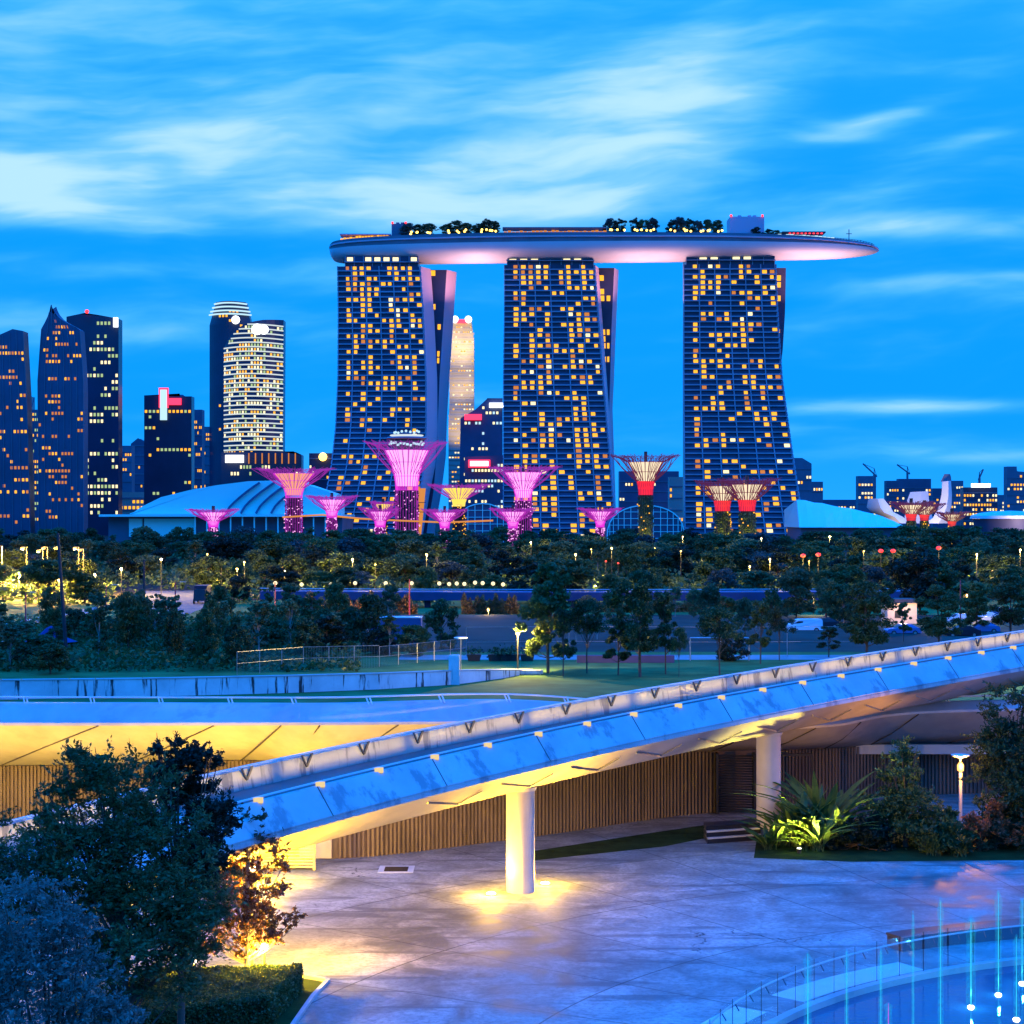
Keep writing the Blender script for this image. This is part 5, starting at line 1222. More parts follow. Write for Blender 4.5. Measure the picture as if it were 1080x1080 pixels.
# mesh fence
def fence(pts, h, label, step=2.4, rails=2, mesh=True):
    P_ = [Vector(p) for p in pts]; t = thing('mesh_fence', label, 'fence', P_[0]); L = 0; q = MB(); pn = MB()
    for a, b in zip(P_[:-1], P_[1:]):
        n = max(1, int((b - a).length / step)); z = Vector((0, 0, h))
        for i in range(n): obj('fence_post', MB().tube([a.lerp(b, i / n), a.lerp(b, i / n) + z], .04, 5), M['steel'], t)
        for k in range(rails): f = (k + 1) / rails; q.bar(a + z * f, b + z * f, .035)
        if mesh:
            m_ = int((b - a).length / .16)
            for i in range(m_): c_ = a.lerp(b, i / m_); pn.bar(c_, c_ + z, .012)
    obj('rails', q, M['steel'], t)
    if mesh: obj('mesh_panel', pn, M['steel'], t)
fence([G(250, 712), G(320, 706), G(400, 704)], 2.2, 'mesh fence running behind the stained wall on the left'); fence([G(400, 703), G(440, 699), G(492, 693)], 2.0, 'mesh fence rising toward the concrete pier')
fence([G(492, 693), G(600, 692), G(760, 693), G(900, 692)], 3.2, 'long sports field mesh fence along the service road', 5, 2, False)
# goal frame
a, b = G(728, 697), G(790, 697); z = Vector((0, 0, 2.4)); t = thing('goal_frame', 'steel goal frame standing on the lawn right of the tree row', 'goal', (a + b) / 2)
obj('upright', MB().tube([a, a + z], .06, 6), M['steel'], t); obj('upright', MB().tube([b, b + z], .06, 6), M['steel'], t); obj('crossbar', MB().tube([a + z, b + z], .06, 6), M['steel'], t)
# low walls, planters
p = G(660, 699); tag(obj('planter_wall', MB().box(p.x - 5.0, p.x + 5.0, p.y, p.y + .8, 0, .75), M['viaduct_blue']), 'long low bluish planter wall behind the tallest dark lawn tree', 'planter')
p = G(555, 712); tag(obj('stone_bench', MB().box(p.x - 3, p.x + 1.6, p.y, p.y + .8, .12, .45).box(p.x - 2.8, p.x + 1.4, p.y + .1, p.y + .7, 0, .12), M['ramp']), 'long pale stone bench left of the yellow lit lawn tree', 'bench')
for i, (px, lab) in enumerate(((500, 'leftmost'), (522, 'second from left'), (532, 'middle'), (541, 'second from right'), (556, 'rightmost'))):
    p = G(px, 697); t = thing('planter_box', '%s dark planter box beside the service road' % lab, 'planter', p, 'dark planter boxes by the road')
    obj('tub', MB().hexa([p + Vector((-.6, -.4, 0)), p + Vector((.6, -.4, 0)), p + Vector((.6, .4, 0)), p + Vector((-.6, .4, 0))], [p + Vector((-.75, -.5, .7)), p + Vector((.75, -.5, .7)), p + Vector((.75, .5, .7)), p + Vector((-.75, .5, .7))]), M['dark_metal'], t)
    r = np.random.default_rng(i); cc = r.normal(size=(120, 3)) * [.45, .35, .3] + [0, 0, 1.0]; me = quadmesh('shrub', leaf_arrays(cc, .14, r), M['leaf_mid']); o = bpy.data.objects.new('shrub', me); C.objects.link(o); o.parent = t
# blue container
M['container_blue'] = mat('container_blue', (.09, .11, .24), .6, var=.12, scale=.6)
p = G(418, 678); t = thing('site_container', 'blue site container behind the dome shaped bush', 'container', p); x0, x1 = XH(390, p.y), XH(444, p.y); zt_ = ZH(652, p.y)
obj('container_body', MB().box(x0, x1, p.y, p.y + 3, .3, zt_), M['container_blue'], t); q = MB()
for k in range(18): xx = x0 + (x1 - x0) * (k + .5) / 18; q.box(xx - .06, xx + .06, p.y - .05, p.y - .002, .4, zt_ - .1)
obj('corrugation', q, M['container_blue'], t); obj('roof_rim', MB().box(x0 - .05, x1 + .05, p.y - .08, p.y + 3.05, zt_ + .002, zt_ + .1), M['rail'], t); obj('skid', MB().box(x0 + .2, x1 - .2, p.y + .2, p.y + 2.8, 0, .29), M['dark_metal'], t)
# purple tent
M['tent'] = mat('tent_fabric', (.03, .025, .14), .8); c = G(54, 686); t = thing('peaked_tent', 'dark blue peaked tent low among the scrub at the left', 'tent', c)
q = MB(); hw = XH(82, c.y) - XH(54, c.y); q.lathe(c, [(hw, 1.0), (hw * .55, 1.5), (hw * .2, 2.5), (.05, ZH(660, c.y))], 8); obj('canopy', q, M['tent'], t)
for k in range(4): a = math.pi / 4 + k * math.pi / 2; obj('pole', MB().tube([(c.x + math.cos(a) * hw * .9, c.y + math.sin(a) * hw * .9, 0), (c.x + math.cos(a) * hw * .9, c.y + math.sin(a) * hw * .9, 1.05)], .05, 5), M['pole_dark'], t)
# lit house / billboard wall
M['cream'] = mat('cream_render', (.62, .50, .40), .8, scale=.4); p = G(951, 661); t = thing('site_house', 'cream walled little house lit warm among the trees on the right', 'house', p); x0, x1 = XH(936, p.y), XH(967, p.y)
obj('wall', MB().box(x0, x1, p.y, p.y + 4, 0, ZH(636, p.y)), M['cream'], t); obj('roof', MB().hexa([(x0 - .2, p.y - .3, ZH(636, p.y) + .01), (x1 + .2, p.y - .3, ZH(636, p.y) + .01), (x1 + .2, p.y + 4.3, ZH(636, p.y) + .01), (x0 - .2, p.y + 4.3, ZH(636, p.y) + .01)], [(x0, p.y, ZH(632, p.y)), (x1, p.y, ZH(632, p.y)), (x1, p.y + 4, ZH(632, p.y)), (x0, p.y + 4, ZH(632, p.y))]), M['dark_metal'], t)
obj('window', MB().box(x0 + 1, x0 + 1.8, p.y - .06, p.y - .01, 1.2, 2.2), M['dark_metal'], t)
lamp('house_light', (p.x - .5, p.y - 3, 3.2), 900, (1, .6, .35), .2, t)
# van and cars
def car(loc, L, Wd, H, rz, paint, label, van=False, scale=1.0, group=None):
    t = thing('parked_van' if van else 'parked_car', label, 'van' if van else 'car', (0, 0, 0), group)
    if van: pr_ = [(-L / 2, .35), (L / 2 - .1, .35), (L / 2, .9), (L / 2 - .15, 1.0), (L / 2 - .95, 1.15), (L / 2 - 1.75, H - .08), (L / 2 - 2.1, H), (-L / 2 + .1, H), (-L / 2, H - .25)]
    else: pr_ = [(-L / 2, .32), (L / 2 - .05, .32), (L / 2, .65), (L / 2 - .25, .82), (L / 2 - 1.15, .92), (L / 2 - 1.85, H), (-L / 2 + 1.2, H), (-L / 2 + .35, .98), (-L / 2, .85)]
    n = len(pr_); v = []
    for yy, ins in ((-Wd / 2, 0), (Wd / 2, 0)):
        for x, z in pr_: v.append((x, yy * (.86 if z > 1.05 else 1), z))
    fs = [tuple(range(n)), tuple(n + k for k in reversed(range(n)))] + [(k, n + k, n + (k + 1) % n, (k + 1) % n) for k in range(n)]
    fs = [tuple(reversed(f)) for f in fs]
    mb = MB(); mb.add(v, fs); obj('body', mb, paint, t)
    for sd_ in (-1, 1):
        yy = sd_ * (Wd / 2 * .86 + .012)
        if van: w_ = [(L / 2 - 1.15, 1.2), (L / 2 - 1.8, H - .25), (L / 2 - 2.4, H - .25), (L / 2 - 2.4, 1.2)]
        else: w_ = [(L / 2 - 1.3, 1.06), (L / 2 - 1.9, H - .1), (-L / 2 + 1.25, H - .1), (-L / 2 + .8, 1.06)]
        obj('side_window', MB().add([(x, yy, z) for x, z in w_] + [(x, yy - sd_ * .03, z) for x, z in w_], [(0, 1, 2, 3), (7, 6, 5, 4), (0, 4, 5, 1), (1, 5, 6, 2), (2, 6, 7, 3), (3, 7, 4, 0)]), M['black_stone'], t)
    a_, b_ = (pr_[4], pr_[5]); o = .02
    obj('windscreen', MB().quad((a_[0] + o - .05, -Wd * .38, a_[1] + o + .05), (a_[0] + o - .05, Wd * .38, a_[1] + o + .05), (b_[0] + o + .06, Wd * .36, b_[1] - .05), (b_[0] + o + .06, -Wd * .36, b_[1] - .05)), M['black_stone'], t)
    for sx in (L / 2 - .85, -L / 2 + .85):
        for sy in (-1, 1):
            q = MB(); q.tube([(sx, sy * (Wd / 2 + .02), .33), (sx, sy * (Wd / 2 - .2), .33)], .33, 16); wh_ = obj('wheel', q, M['black_stone'], t)
            obj('rim', MB().tube([(sx, sy * (Wd / 2 + .03), .33), (sx, sy * (Wd / 2), .33)], .19, 12), M['steel'], wh_)
    for sy in (-1, 1): obj('headlight', MB().box(L / 2 - .12, L / 2 + .01, sy * Wd * .36 - .15, sy * Wd * .36 + .15, .68, .80), M['white_paint'], t); obj('tail_light', MB().box(-L / 2 - .02, -L / 2 + .05, sy * Wd * .40 - .08, sy * Wd * .40 + .08, .75, .95), M['pole_red'], t)
    t.location = loc; t.rotation_euler = (0, 0, rz); t.scale = (scale,) * 3; return t
car(G(846, 667), 5.0, 1.9, 1.75, math.pi + .1, M['white_paint'], 'white van parked at the top of the grass bank', True)
lamp('van_fill', G(846, 672, 4.5), 2500, (1, .65, .3), .3)  # added light without a fixture, brightens the van
CP = [mat('paint_silver', (.45, .47, .5), .3, .4, var=.03), mat('paint_blue', (.08, .18, .4), .3, .2, var=.03), mat('paint_dark', (.03, .03, .04), .3, .2, var=.03), mat('paint_white', (.7, .7, .72), .35, var=.03)]
for i, (px, py, pc, lab) in enumerate(((1035, 668, 1, 'blue car nearest in the parked row right of the yellow lit tree'), (1040, 661, 0, 'silver car second in the parked row'), (1038, 656, 3, 'white car third in the parked row'), (1058, 658, 0, 'silver car at the right end of the parked row'), (1014, 672, 2, 'black car low behind the ramp rail'), (1056, 651, 1, 'blue car farthest back right of the parked row'),
                                       (952, 670, 1, 'blue car in front of the lit house'), (868, 663, 2, 'dark car just right of the white van'), (1012, 658, 3, 'white car left of the parked row'))):
    car(G(px, py), 4.4, 1.8, 1.42, math.pi + (.05 if i != 5 else .3), CP[pc], lab, False, 1.0, 'cars parked along the garden road')
lamp('car_park_light', G(1040, 664, 5.0), 3000, (1, .7, .35), .3)
car(G(12, 690), 4.4, 1.8, 1.42, .2, CP[2], 'dark car at the left edge beside the peaked tent', False, 1, 'cars parked along the garden road')
# dark truck on path
p = G(210, 637); t = thing('parked_truck', 'dark reddish truck parked beside the garden path', 'truck', p)
obj('cargo_box', MB().box(p.x - 1.1, p.x + 1.1, p.y + 1.4, p.y + 6, .7, 3.1), mat('truck_paint', (.07, .03, .05), .6), t); obj('cab', MB().hexa([p + Vector((-1, 0, .5)), p + Vector((1, 0, .5)), p + Vector((1, 1.38, .5)), p + Vector((-1, 1.38, .5))], [p + Vector((-.95, .3, 2.5)), p + Vector((.95, .3, 2.5)), p + Vector((.95, 1.38, 2.5)), p + Vector((-.95, 1.38, 2.5))]), M['dark_metal'], t)
for sx in (-1, 1):
    for sy in (.7, 4.8): obj('wheel', MB().tube([(p.x + sx * 1.12, p.y + sy, .45), (p.x + sx * .85, p.y + sy, .45)], .45, 12), M['black_stone'], t)

# ------------------------------------------------------------ plaza furniture, lights
# recessed floodlights by the lit column
for i, (px, py, lab) in enumerate(((518, 944, 'ground floodlight glowing left of the lit column'), (575, 933, 'ground floodlight glowing right of the lit column'))):
    p = G(px, py); t = thing('ground_floodlight', lab, 'floodlight', p, 'floodlights set in the plaza at the column foot')
    obj('housing', MB().lathe(p, [(.24, 0), (.24, .05), (.19, .06)], 20), M['steel'], t, True); obj('lens', MB().lathe(p, [(.19, .062), (.15, .10), (.01, .12)], 20), M['lamp_white'], t, True)
    c1 = RP(0, 0, 0); lamp('flood_light', (p.x, p.y, .25), 5500, (1, .54, .03), .15, t, 128, (c1.x, c1.y - 1, 5.6), .9); lamp('flood_spill', (p.x, p.y - .2, .6), 1000, (1, .54, .03), .15, t)
# warm floods under the ramp (fixtures hidden behind the hull and by the gate)
def fixture(loc, watts, aim, spot, label, col=(1, .57, .0), r=.2):
    t = thing('uplight', label, 'floodlight', (loc[0], loc[1], 0), 'uplights under the ramp and roof edge')
    obj('housing', MB().lathe((loc[0], loc[1], 0), [(.14, 0), (.14, .22), (.18, .3)], 14), M['dark_metal'], t, True); obj('lens', MB().lathe((loc[0], loc[1], 0), [(.13, .301), (.02, .33)], 14), M['lamp_warm'], t, True)
    lamp('uplight_beam', (loc[0], loc[1], .45), watts, col, r, t)
fixture((-8.6, 57.2), 4500, None, None, 'uplight beside the pale trunked tree under the left end of the visible ramp')
for x, y, wt, lab in ((-32, 80.5, 3600, 'uplight at the far left under the yellow soffit'), (-24, 77, 3800, 'uplight below the yellow soffit behind the big dark tree'), (-16, 74, 3400, 'uplight in the yard between roof edge and ramp'), (-10.0, 73, 3400, 'uplight before the slatted gate')):
    fixture((x, y), wt, (x - 1, y + 5.0, 5.0), 120, lab)
# handrail strip light on the deck washing the far parapet
for s in range(-28, 70, 7):
    a = RP(s, 2.15, .75); l = bpy.data.lights.new('rail_light', 'AREA'); l.shape = 'RECTANGLE'; l.size = 6.6; l.size_y = .05; l.energy = 20; l.spread = math.radians(11); l.color = (1, .66, .10)
    o = bpy.data.objects.new('rail_light', l); C.objects.link(o); o.parent = ramp
    tgt = RP(s, -2.8, .60); dv = (tgt - a).normalized(); tv = (RP(s + 1, 0, 0) - RP(s - 1, 0, 0)).normalized(); zv = -dv; xv = tv; yv = zv.cross(xv).normalized(); xv = yv.cross(zv).normalized()
    Mx = Matrix((xv, yv, zv)).transposed(); o.rotation_euler = Mx.to_euler(); o.location = a - wloc(ramp)
obj('deck_light_strip', MB().tube([RP(s, 2.26, .78) for s in st], .03, 5), glow('strip_led', (1, .6, .25), 2.0), ramp)
# drain grate
p = G(418, 917); t = thing('drain_grate', 'square dark drain grate set in the plaza left of the lit column', 'drain', p)
obj('frame', MB().box(p.x - .75, p.x + .75, p.y - .75, p.y + .75, .002, .016), M['pale_floor'], t); q = MB()
for k in range(8): q.box(p.x - .5, p.x + .5, p.y - .5 + k * .13, p.y - .43 + k * .13, .018, .03)
obj('bars', q, M['black_stone'], t)
# grass patches
def patch(pts, z, nm='grass_strip', m='strip_grass'):
    return struct(nm, MB().add([tuple(Vector((p.x, p.y, z))) for p in pts], [tuple(range(len(pts)))]), M[m])
patch([G(560, 908), G(700, 893), G(800, 873), G(800, 862), G(690, 878), G(560, 898)], .006)
patch([G(795, 905), G(900, 909), G(1100, 907), G(1200, 890), G(1100, 868), G(800, 872)], .008)
patch([G(100, 1120), G(290, 1100), G(310, 1078), G(345, 1036), G(318, 1032), G(60, 1030)], .006)
# stepped black stone bench under ramp
t = thing('stone_steps', 'low black stepped stone block beside the right column', 'bench', G(772, 888)); a, b = G(746, 890), G(803, 886)
for k in range(3): obj('step', MB().hexa([a + Vector((0, k * .25, k * .26)), b + Vector((0, k * .25, k * .26)), b + Vector((0, 1.6, k * .26)), a + Vector((0, 1.6, k * .26))], [a + Vector((0, k * .25, k * .26 + .2)), b + Vector((0, k * .25, k * .26 + .2)), b + Vector((0, 1.6, k * .26 + .2)), a + Vector((0, 1.6, k * .26 + .2))]), M['black_stone'], t)
for k in range(2): obj('joint', MB().hexa([a + Vector((.02, k * .25 + .02, k * .26 + .201)), b + Vector((-.02, k * .25 + .02, k * .26 + .201)), b + Vector((-.02, 1.5, k * .26 + .201)), a + Vector((.02, 1.5, k * .26 + .201))], [a + Vector((.02, k * .25 + .02, k * .26 + .259)), b + Vector((-.02, k * .25 + .02, k * .26 + .259)), b + Vector((-.02, 1.5, k * .26 + .259)), a + Vector((.02, 1.5, k * .26 + .259))]), M['column'], t)
# curved bench by the pool
a0, a1 = ang(G(952, 1004)), ang(G(1080, 982)); a1 -= .25
rb = (G(952, 1004) - PC).length
t = thing('curved_bench', 'long curved black stone bench facing the fountain pool', 'bench', G(1000, 992)); rings = []; r2 = []
for k in range(25):
    a = a0 + (a1 - a0) * k / 24; rings.append([poolpt(a, rb, 0), poolpt(a, rb + .8, 0), poolpt(a, rb + .8, .42), poolpt(a, rb, .42)]); r2.append([poolpt(a, rb - .06, .425), poolpt(a, rb + .86, .425), poolpt(a, rb + .86, .5), poolpt(a, rb - .06, .5)])
obj('base', MB().loft(rings), M['black_stone'], t); obj('seat', MB().loft(r2), M['dark_metal'], t)
# glass balustrade round the pool
bl = thing('glass_balustrade', 'curved glass balustrade with steel handrail round the fountain pool', 'balustrade', G(880, 1060)); A0, A1 = ang(G(690, 1100)) + .35, ang(G(1080, 999)) - .45; R_ = PR + .25; nP = 30; q = []
for k in range(nP):
    u, v = A0 + (A1 - A0) * k / nP, A0 + (A1 - A0) * (k + 1) / nP; e = .06 / PR
    a, b = poolpt(u + math.copysign(e, A1 - A0), R_), poolpt(v - math.copysign(e, A1 - A0), R_)
    n = (a - PC).normalized() * .012
    obj('glass_panel', MB().hexa([a - n + Vector((0, 0, .12)), b - n + Vector((0, 0, .12)), b + n + Vector((0, 0, .12)), a + n + Vector((0, 0, .12))], [a - n + Vector((0, 0, 1.32)), b - n + Vector((0, 0, 1.32)), b + n + Vector((0, 0, 1.32)), a + n + Vector((0, 0, 1.32))]), M['glass'], bl)
    pp = poolpt(u, R_); obj('post', MB().bar(pp + Vector((0, 0, .0)), pp + Vector((0, 0, 1.34)), .018, .018), M['dark_metal'], bl)
    rr_ = poolpt((u + v) / 2, R_ + .12, 1.04); obj('rail_clip', MB().bar(poolpt((u + v) / 2, R_, .86), rr_, .03), M['dark_metal'], bl)
obj('handrail', MB().tube([poolpt(A0 + (A1 - A0) * k / 60, R_ + .12, 1.08) for k in range(61)], .03, 6), M['rail'], bl, True)
# fountain jets
JG = 'water jets of the fountain'
for i, (px, yb, yt, rr_, lab) in enumerate(((1024, 1062, 968, .16, 'tallest bright cyan water jet left of the other two lit bases'), (1053, 1049, 942, .12, 'cyan water jet middle of the three lit bases'), (1078, 1037, 950, .10, 'cyan water jet at the right picture edge'), (852, 1100, 1006, .12, 'cyan water jet leftmost before the balustrade'), (893, 1110, 1004, .07, 'faint water jet second from left before the balustrade'),
        (929, 1104, 1003, .07, 'faint water jet rising past the pale band'), (992, 1088, 950, .09, 'slim pale water jet left of the tallest one'), (1072, 1075, 988, .10, 'cyan water jet low near the right picture edge'), (963, 1120, 965, .05, 'thinnest faint water jet between the pale band end and slim jet'), (937, 1092, 1058, .12, 'short pink lit water jet at the bottom of the pool'))):
    p = G(px, yb, -.12); h = (yb - yt) / F * p.y; t = thing('water_jet', lab, 'fountain jet', p, JG); pink = 'pink' in lab
    obj('core', MB().lathe(p, [(rr_ * .12, 0), (rr_ * .09, h * .6), (rr_ * .06, h * .93), (.005, h)], 8), M['jet'] if not pink else M['magenta'], t, True)
    obj('spray', MB().lathe(p, [(rr_ * 1.0, 0), (rr_ * 1.0, h * .35), (rr_ * .9, h * .75), (rr_ * 1.2, h * .93), (.02, h * 1.03)], 12), M['mist'], t, True)
    obj('nozzle_lamp', MB().lathe(p, [(.01, .05), (.07, .04), (.10, .01), (.10, -.02)][::-1], 14), M['lamp_white'] if not pink else M['magenta'], t, True)
    if i in (0, 1, 2, 3): lamp('jet_light', (p.x, p.y - .1, .3), 60, (.05, .6, 1), .02, t)

# ------------------------------------------------------------ foreground planting
def big_tree(name, label, base, H, clumps, nleaf, leaf, m, seed, group=None, spread=.75, tr=.14, bark='bark', flat=.8, ncl=1):
    """clumps: list of (dx, dy, z, r) lobes; each lobe breaks into sub-clumps"""
    r = np.random.default_rng(seed); cs = []; cr = []
    for dx, dy, z, rad in clumps:
        for k in range(int(16 * ncl)):
            d = r.normal(size=3); d /= np.linalg.norm(d); q = np.array([dx, dy, z]) + d * rad * r.random() ** .4 * np.array([1, 1, .95]); cs.append(q); cr.append(rad * r.uniform(.22, .42))
    cs = np.array(cs); cr = np.array(cr); wt = cr ** 2; wt /= wt.sum(); idx = r.choice(len(cs), nleaf, p=wt)
    # sprays: short twigs with leaves strung along, so edges look feathery
    per = 16; ns = nleaf // per; idx = idx[:ns]
    sd_ = r.normal(size=(ns, 3)); sd_[:, 2] = abs(sd_[:, 2]) * .8 - .15; sd_ /= np.linalg.norm(sd_, axis=1)[:, None]
    ln = cr[idx] * spread * r.uniform(1.0, 2.3, ns); tt = np.tile(np.linspace(.22, 1, per), ns) + r.normal(size=ns * per) * .02
    st0 = cs[idx] + r.normal(size=(ns, 3)) * (cr[idx] * .25)[:, None]
    D_ = np.repeat(sd_, per, 0); cent = np.repeat(st0, per, 0) + D_ * (tt * np.repeat(ln, per))[:, None] + r.normal(size=(ns * per, 3)) * leaf * .55
    cent[:, 2] -= .12 * (tt ** 2) * np.repeat(ln, per); nleaf = ns * per
    t = thing(name, label, 'tree', base, group)
    o = bpy.data.objects.new('crown', quadmesh('crown', leaf_arrays(cent, leaf, r, asp=.42, axis=D_ * .8), m)); C.objects.link(o); o.parent = t
    mb = MB(); top = max(c[2] for c in clumps); mb.tube([(0, 0, -.1), (.04, .03, H * .3), (.0, .05, H * .55), (.05, 0, H * .8)], [tr, tr * .8, tr * .5, .02], 9)
    for k in r.choice(len(cs), min(34, len(cs)), replace=False):
        c = cs[k]; z0 = max(H * .14, c[2] * .5); a = Vector((0, 0, z0)); mid = a.lerp(Vector(c), .5) + Vector((0, 0, -.1)); mb.tube([a, mid, Vector(c), Vector(c) + Vector(c - np.array([0, 0, z0])).normalized() * .3], [tr * .4, tr * .22, .015, .006], 5)
    o = bpy.data.objects.new('trunk', meshof('trunk', mb, M[bark])); C.objects.link(o); o.parent = t; return t
k = 54 / F
def lobe(px, py, rp, b, dy=0): return (XH(px, b.y) - b.x, dy, ZH(py, b.y), rp / F * b.y)
b = Vector((XH(130, 45.5), 45.5, 0))
big_tree('broadleaf_tree', 'big dark broadleaf tree filling the lower left before the yellow soffit', b, 8.6,
         [lobe(95, 815, 34, b), lobe(130, 850, 55, b, .4), lobe(70, 880, 48, b, -.4), lobe(160, 900, 58, b, .5), lobe(95, 940, 62, b), lobe(165, 970, 58, b, -.3), lobe(205, 950, 46, b, .4), lobe(185, 1020, 46, b, .3), lobe(120, 1010, 52, b, .3), lobe(60, 830, 22, b), lobe(45, 930, 36, b, .3)], 60000, .062, M['leaf_lawn'], 3, ncl=1.6, tr=.16)
b = Vector((XH(190, 48.5), 48.5, 0))
big_tree('feathery_tree', 'taller feathery tree right behind the big dark broadleaf tree', b, 8.4,
         [lobe(195, 805, 26, b), lobe(180, 830, 26, b, .3), lobe(210, 860, 34, b, .2), lobe(226, 868, 22, b, .5), lobe(200, 910, 40, b, -.2), lobe(222, 905, 24, b), lobe(225, 800, 10, b), lobe(170, 790, 10, b)], 24000, .062, M['leaf_dark'], 4, ncl=1.4, tr=.12)
b = G(260, 1046)
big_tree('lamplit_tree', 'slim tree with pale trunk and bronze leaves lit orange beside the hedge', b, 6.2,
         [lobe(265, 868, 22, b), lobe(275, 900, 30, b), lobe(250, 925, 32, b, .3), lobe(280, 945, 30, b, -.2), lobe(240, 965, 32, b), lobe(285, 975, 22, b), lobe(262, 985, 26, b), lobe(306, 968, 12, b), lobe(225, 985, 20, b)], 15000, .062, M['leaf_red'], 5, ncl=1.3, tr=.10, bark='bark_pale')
b = Vector((XH(55, 34), 34, 0))
big_tree('silvery_tree', 'silvery blue feathery tree top at the bottom left corner', b, 7.6,
         [lobe(20, 985, 60, b), lobe(75, 1000, 44, b, .3), lobe(20, 1060, 90, b), lobe(90, 1065, 55, b, -.3), lobe(120, 1075, 30, b), lobe(50, 950, 26, b)], 30000, .045, M['leaf_blue'], 6, ncl=2.2, tr=.12, spread=.6)
b = Vector((XH(0, 44), 44, 0))
big_tree('soft_green_tree', 'soft green tree at the left edge above the silvery tree', b, 7.2,
         [lobe(5, 925, 48, b), lobe(-30, 900, 50, b), lobe(30, 960, 36, b, .2), lobe(-10, 1000, 60, b)], 26000, .05, M['leaf_mid'], 7, ncl=1.6, tr=.12)
# lamps in the left trees
for px, py, z, wt, lab in ((205, 1013, .9, 700, 'small bright garden light under the big dark tree'), (279, 998, 1.3, 700, 'bright garden light right of the pale trunk'), (266, 916, 3.6, 1000, 'post lamp glowing inside the bronze leaved tree')):
    d = (CZ - z) * F / (py - HY); p = Vector((XH(px, d), d, z)); t = thing('bollard_light', lab, 'lamp', (p.x, p.y, 0), 'garden lights at the lower left')
    obj('post', MB().tube([(p.x, p.y, 0), (p.x, p.y, z - .08)], .05, 8), M['steel'], t); obj('globe', MB().ball(p, .11, 8), M['lamp_white'], t); lamp('bollard_glow', (p.x, p.y - .6, p.z + .05), wt * 1.7, (1, .52, .02), .04, t)
    if z > 3: ym = G(450, 965); lamp('yard_beam', (p.x + .25, p.y - .2, p.z), 8500, (1, .48, .0), .04, t, 112, (ym.x, ym.y, 0), .85)
# warm spill on the yard left of the column
# hedge
hd = thing('clipped_hedge', 'clipped green box hedge at the lower left by the plaza edge', 'hedge', G(240, 1060)); r = np.random.default_rng(8)
c0, c1, c2, c3 = G(318, 1046), G(283, 1082), G(90, 1110), G(150, 1052); hh = .85
n = 60000; u = r.random(n); v = r.random(n); P0 = np.array(c0); P1 = np.array(c1); P2 = np.array(c2); P3 = np.array(c3)
ptop = (P0[None] * ((1 - u) * (1 - v))[:, None] + P1[None] * (u * (1 - v))[:, None] + P2[None] * (u * v)[:, None] + P3[None] * ((1 - u) * v)[:, None])
ptop[:, 2] = hh + r.normal(size=n) * .03 + .04 * np.sin(ptop[:, 0] * 5) * np.sin(ptop[:, 1] * 4)
side = r.random(n) < .35; ptop[side, 2] = r.random(side.sum()) * hh; ed_ = r.random(n)
for i_, (A_, B_) in enumerate(((P0, P1), (P1, P2), (P3, P0))):
    sel = side & (ed_ > i_ / 3) & (ed_ <= (i_ + 1) / 3); uu = r.random(sel.sum())[:, None]; z_ = ptop[sel, 2]; ptop[sel] = A_ * (1 - uu) + B_ * uu + r.normal(size=(sel.sum(), 3)) * .04; ptop[sel, 2] = z_
ptop -= np.array(hd.location)
o = bpy.data.objects.new('hedge_leaves', quadmesh('hedge_leaves', leaf_arrays(ptop, .045, r), M['leaf_mid'])); C.objects.link(o); o.parent = hd
cs_ = [Vector(P) for P in (P0, P1, P2, P3)]; cm = sum(cs_, Vector()) / 4; ins = [cm + (c_ - cm) * .96 for c_ in cs_]
obj('hedge_core', MB().hexa([ins[3], ins[2], ins[1], ins[0]][::-1] if False else ins, [c_ + Vector((0, 0, hh - .06)) for c_ in ins]), M['leaf_dark'], hd)
# kerb of the planting bed
q = MB(); kp = [G(318, 1030), G(346, 1035), G(330, 1052), G(312, 1078), G(290, 1110)]
for a_, b_ in zip(kp[:-1], kp[1:]): q.bar(a_ + Vector((0, 0, .04)), b_ + Vector((0, 0, .04)), .14, .1)
struct('bed_kerb', q, M['roof_edge'])

# right-hand planting
b = G(955, 893)
big_tree('cypress_like_tree', 'bushy upright tree left of the glowing post lamp', b, 5.2, [lobe(950, 800, 20, b), lobe(955, 825, 26, b), lobe(940, 850, 30, b, .2), lobe(965, 860, 34, b), lobe(950, 880, 34, b), lobe(978, 880, 22, b)], 26000, .075, M['leaf_mid'], 11, ncl=1.3)
b = G(1068, 892)
big_tree('dense_tree', 'tall dense tree at the right edge behind the glowing post lamp', b, 7.4, [lobe(1065, 755, 28, b), lobe(1050, 785, 26, b), lobe(1080, 790, 40, b), lobe(1055, 825, 34, b), lobe(1085, 840, 50, b), lobe(1060, 865, 36, b)], 38000, .08, M['leaf_lawn'], 12, ncl=1.3)
b = G(1000, 900)
big_tree('low_shrub', 'low spiky shrub in front of the post lamp', b, 1.6, [lobe(985, 885, 20, b), lobe(1005, 882, 20, b), lobe(998, 865, 14, b)], 8000, .09, M['leaf_mid'], 13, tr=.05)
b = G(1050, 896)
big_tree('low_shrub', 'reddish low shrub right of the post lamp', b, 1.6, [lobe(1030, 880, 18, b), lobe(1052, 872, 22, b), lobe(1076, 880, 20, b)], 9000, .09, M['leaf_red'], 14, tr=.05)
b = G(905, 896)
big_tree('low_shrub', 'dark low shrub between the spotlit plants and the upright tree', b, 1.6, [lobe(895, 882, 18, b), lobe(915, 878, 18, b), lobe(880, 886, 12, b), lobe(930, 884, 16, b)], 9000, .09, M['leaf_dark'], 15, tr=.05)
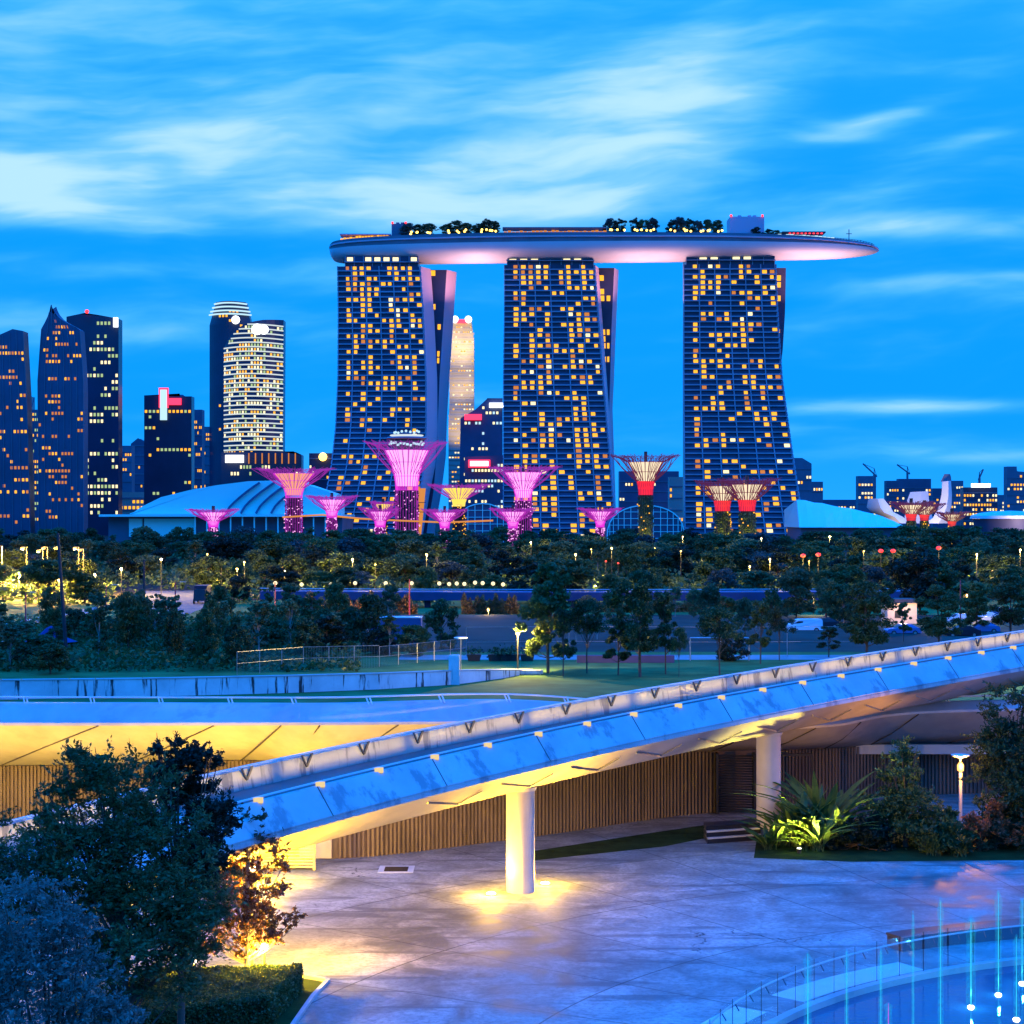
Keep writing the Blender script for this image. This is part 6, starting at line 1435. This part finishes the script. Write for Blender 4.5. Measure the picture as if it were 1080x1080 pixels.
# broad leaved (heliconia) plants: arching strap leaves
def strap_plant(base, label, n, L, Wd, m, seed, group=None, spread=.9, name='broad_leaved_plant'):
    r = random.Random(seed); t = thing(name, label, 'plant', base, group); q = MB(); stx = MB()
    for i in range(n):
        a = r.uniform(0, 6.28); l = L * r.uniform(.6, 1.05); tilt = r.uniform(.15, spread) if Wd < .1 else r.uniform(.3, 1.25); o = Vector((r.uniform(-.3, .3), r.uniform(-.3, .3), 0)); pts = []; sg = 7; wd = Wd * r.uniform(.7, 1.2)
        for j in range(sg + 1):
            s_ = j / sg; hor = l * tilt * s_ ** 1.6; ver = l * (s_ - .38 * tilt * s_ ** 2.4); pts.append(o + Vector((math.cos(a) * hor, math.sin(a) * hor, ver)))
        side = Vector((-math.sin(a), math.cos(a), 0)); ls = int(sg * .35)
        stx.tube(pts[:ls + 2], .018, 4)
        for j in range(ls, sg):
            w0 = wd * math.sin(math.pi * min(1, (j - ls) / (sg - ls) * .9 + .08)) ; w1 = wd * math.sin(math.pi * min(1, (j + 1 - ls) / (sg - ls) * .9 + .08)) if j + 1 < sg else .005; dn = Vector((0, 0, -.25))
            A, B = pts[j], pts[j + 1]; q.quad(A + side * w0 + dn * w0, A, B, B + side * w1 + dn * w1); q.quad(A, A - side * w0 + dn * w0, B - side * w1 + dn * w1, B)
    o1 = bpy.data.objects.new('leaves', meshof('leaves', q, M[m], False)); C.objects.link(o1); o1.parent = t; o2 = bpy.data.objects.new('stems', meshof('stems', stx, M['leaf_mid'])); C.objects.link(o2); o2.parent = t
    return t
M['leaf_bright'] = foliage('leaf_broad', (.06, .12, .03), (.14, .24, .06), .35)
HG = 'broad leaved plants beside the right column'
for i, (px, yb, L, n, lab) in enumerate(((868, 890, 3.9, 15, 'tallest broad leaved plant at the back of the spotlit clump'), (850, 892, 2.9, 16, 'spotlit yellow green broad leaved plant behind the ground light'), (838, 893, 2.2, 15, 'broad leaved plant just left of the ground light'), (824, 892, 2.0, 14, 'broad leaved plant against the right column'), (862, 897, 1.9, 15, 'broad leaved plant right of the ground light'), (884, 894, 2.3, 14, 'shaded broad leaved plant at the right of the clump'), (812, 896, 1.4, 14, 'lowest strap leaved plant left of the clump'))):
    strap_plant(G(px, yb), lab, int(n * 2.2), L * 1.1, .23 if L > 2.5 else .16, 'leaf_bright', 100 + i, HG)
strap_plant(G(846, 898), 'low strap leaved plant in front of the clump by the ground light', 14, 1.1, .08, 'leaf_mid', 120, HG); strap_plant(G(985, 902), 'strap leaved clump at the foot of the low spiky shrub', 22, 1.5, .06, 'leaf_mid', 121); strap_plant(G(1012, 903), 'strap leaved clump below the post lamp', 22, 1.4, .06, 'leaf_mid', 122)
p = G(843, 900); t = thing('ground_spotlight', 'small ground spotlight shining into the broad leaved plants', 'spotlight', p)
obj('housing', MB().lathe(p, [(.09, 0), (.09, .16), (.12, .22)], 14), M['dark_metal'], t, True); obj('lens', MB().lathe(p, [(.10, .222), (.02, .25)], 14), M['lamp_white'], t, True); lamp('spot_light', (p.x, p.y - .7, .3), 4200, (1, .78, .12), .05, t, 130, (p.x + .1, p.y + 1.0, 3.2), .8)
# glowing post lamp
p = G(1013, 880); t = thing('post_lamp', 'glowing post lamp with wide flat hat standing among the right hand shrubs', 'lamp', p); zt_ = ZH(797, p.y)
obj('post', MB().tube([p, (p.x, p.y, zt_ - .75)], .085, 10), M['rail'], t, True); obj('globe', MB().lathe((p.x, p.y, zt_), [(.07, -.75), (.15, -.7), (.16, -.45), (.06, -.3)], 16), M['lamp_warm'], t, True)
obj('stem', MB().tube([(p.x, p.y, zt_ - .32), (p.x, p.y, zt_ - .05)], .03, 8), M['rail'], t); obj('hat', MB().lathe((p.x, p.y, zt_), [(.04, -.12), (.42, 0), (.44, .04), (.05, .06)], 24), M['white_paint'], t, True)
lamp('post_light', (p.x, p.y - .25, zt_ - .45), 1700, (1, .38, .04), .12, t)
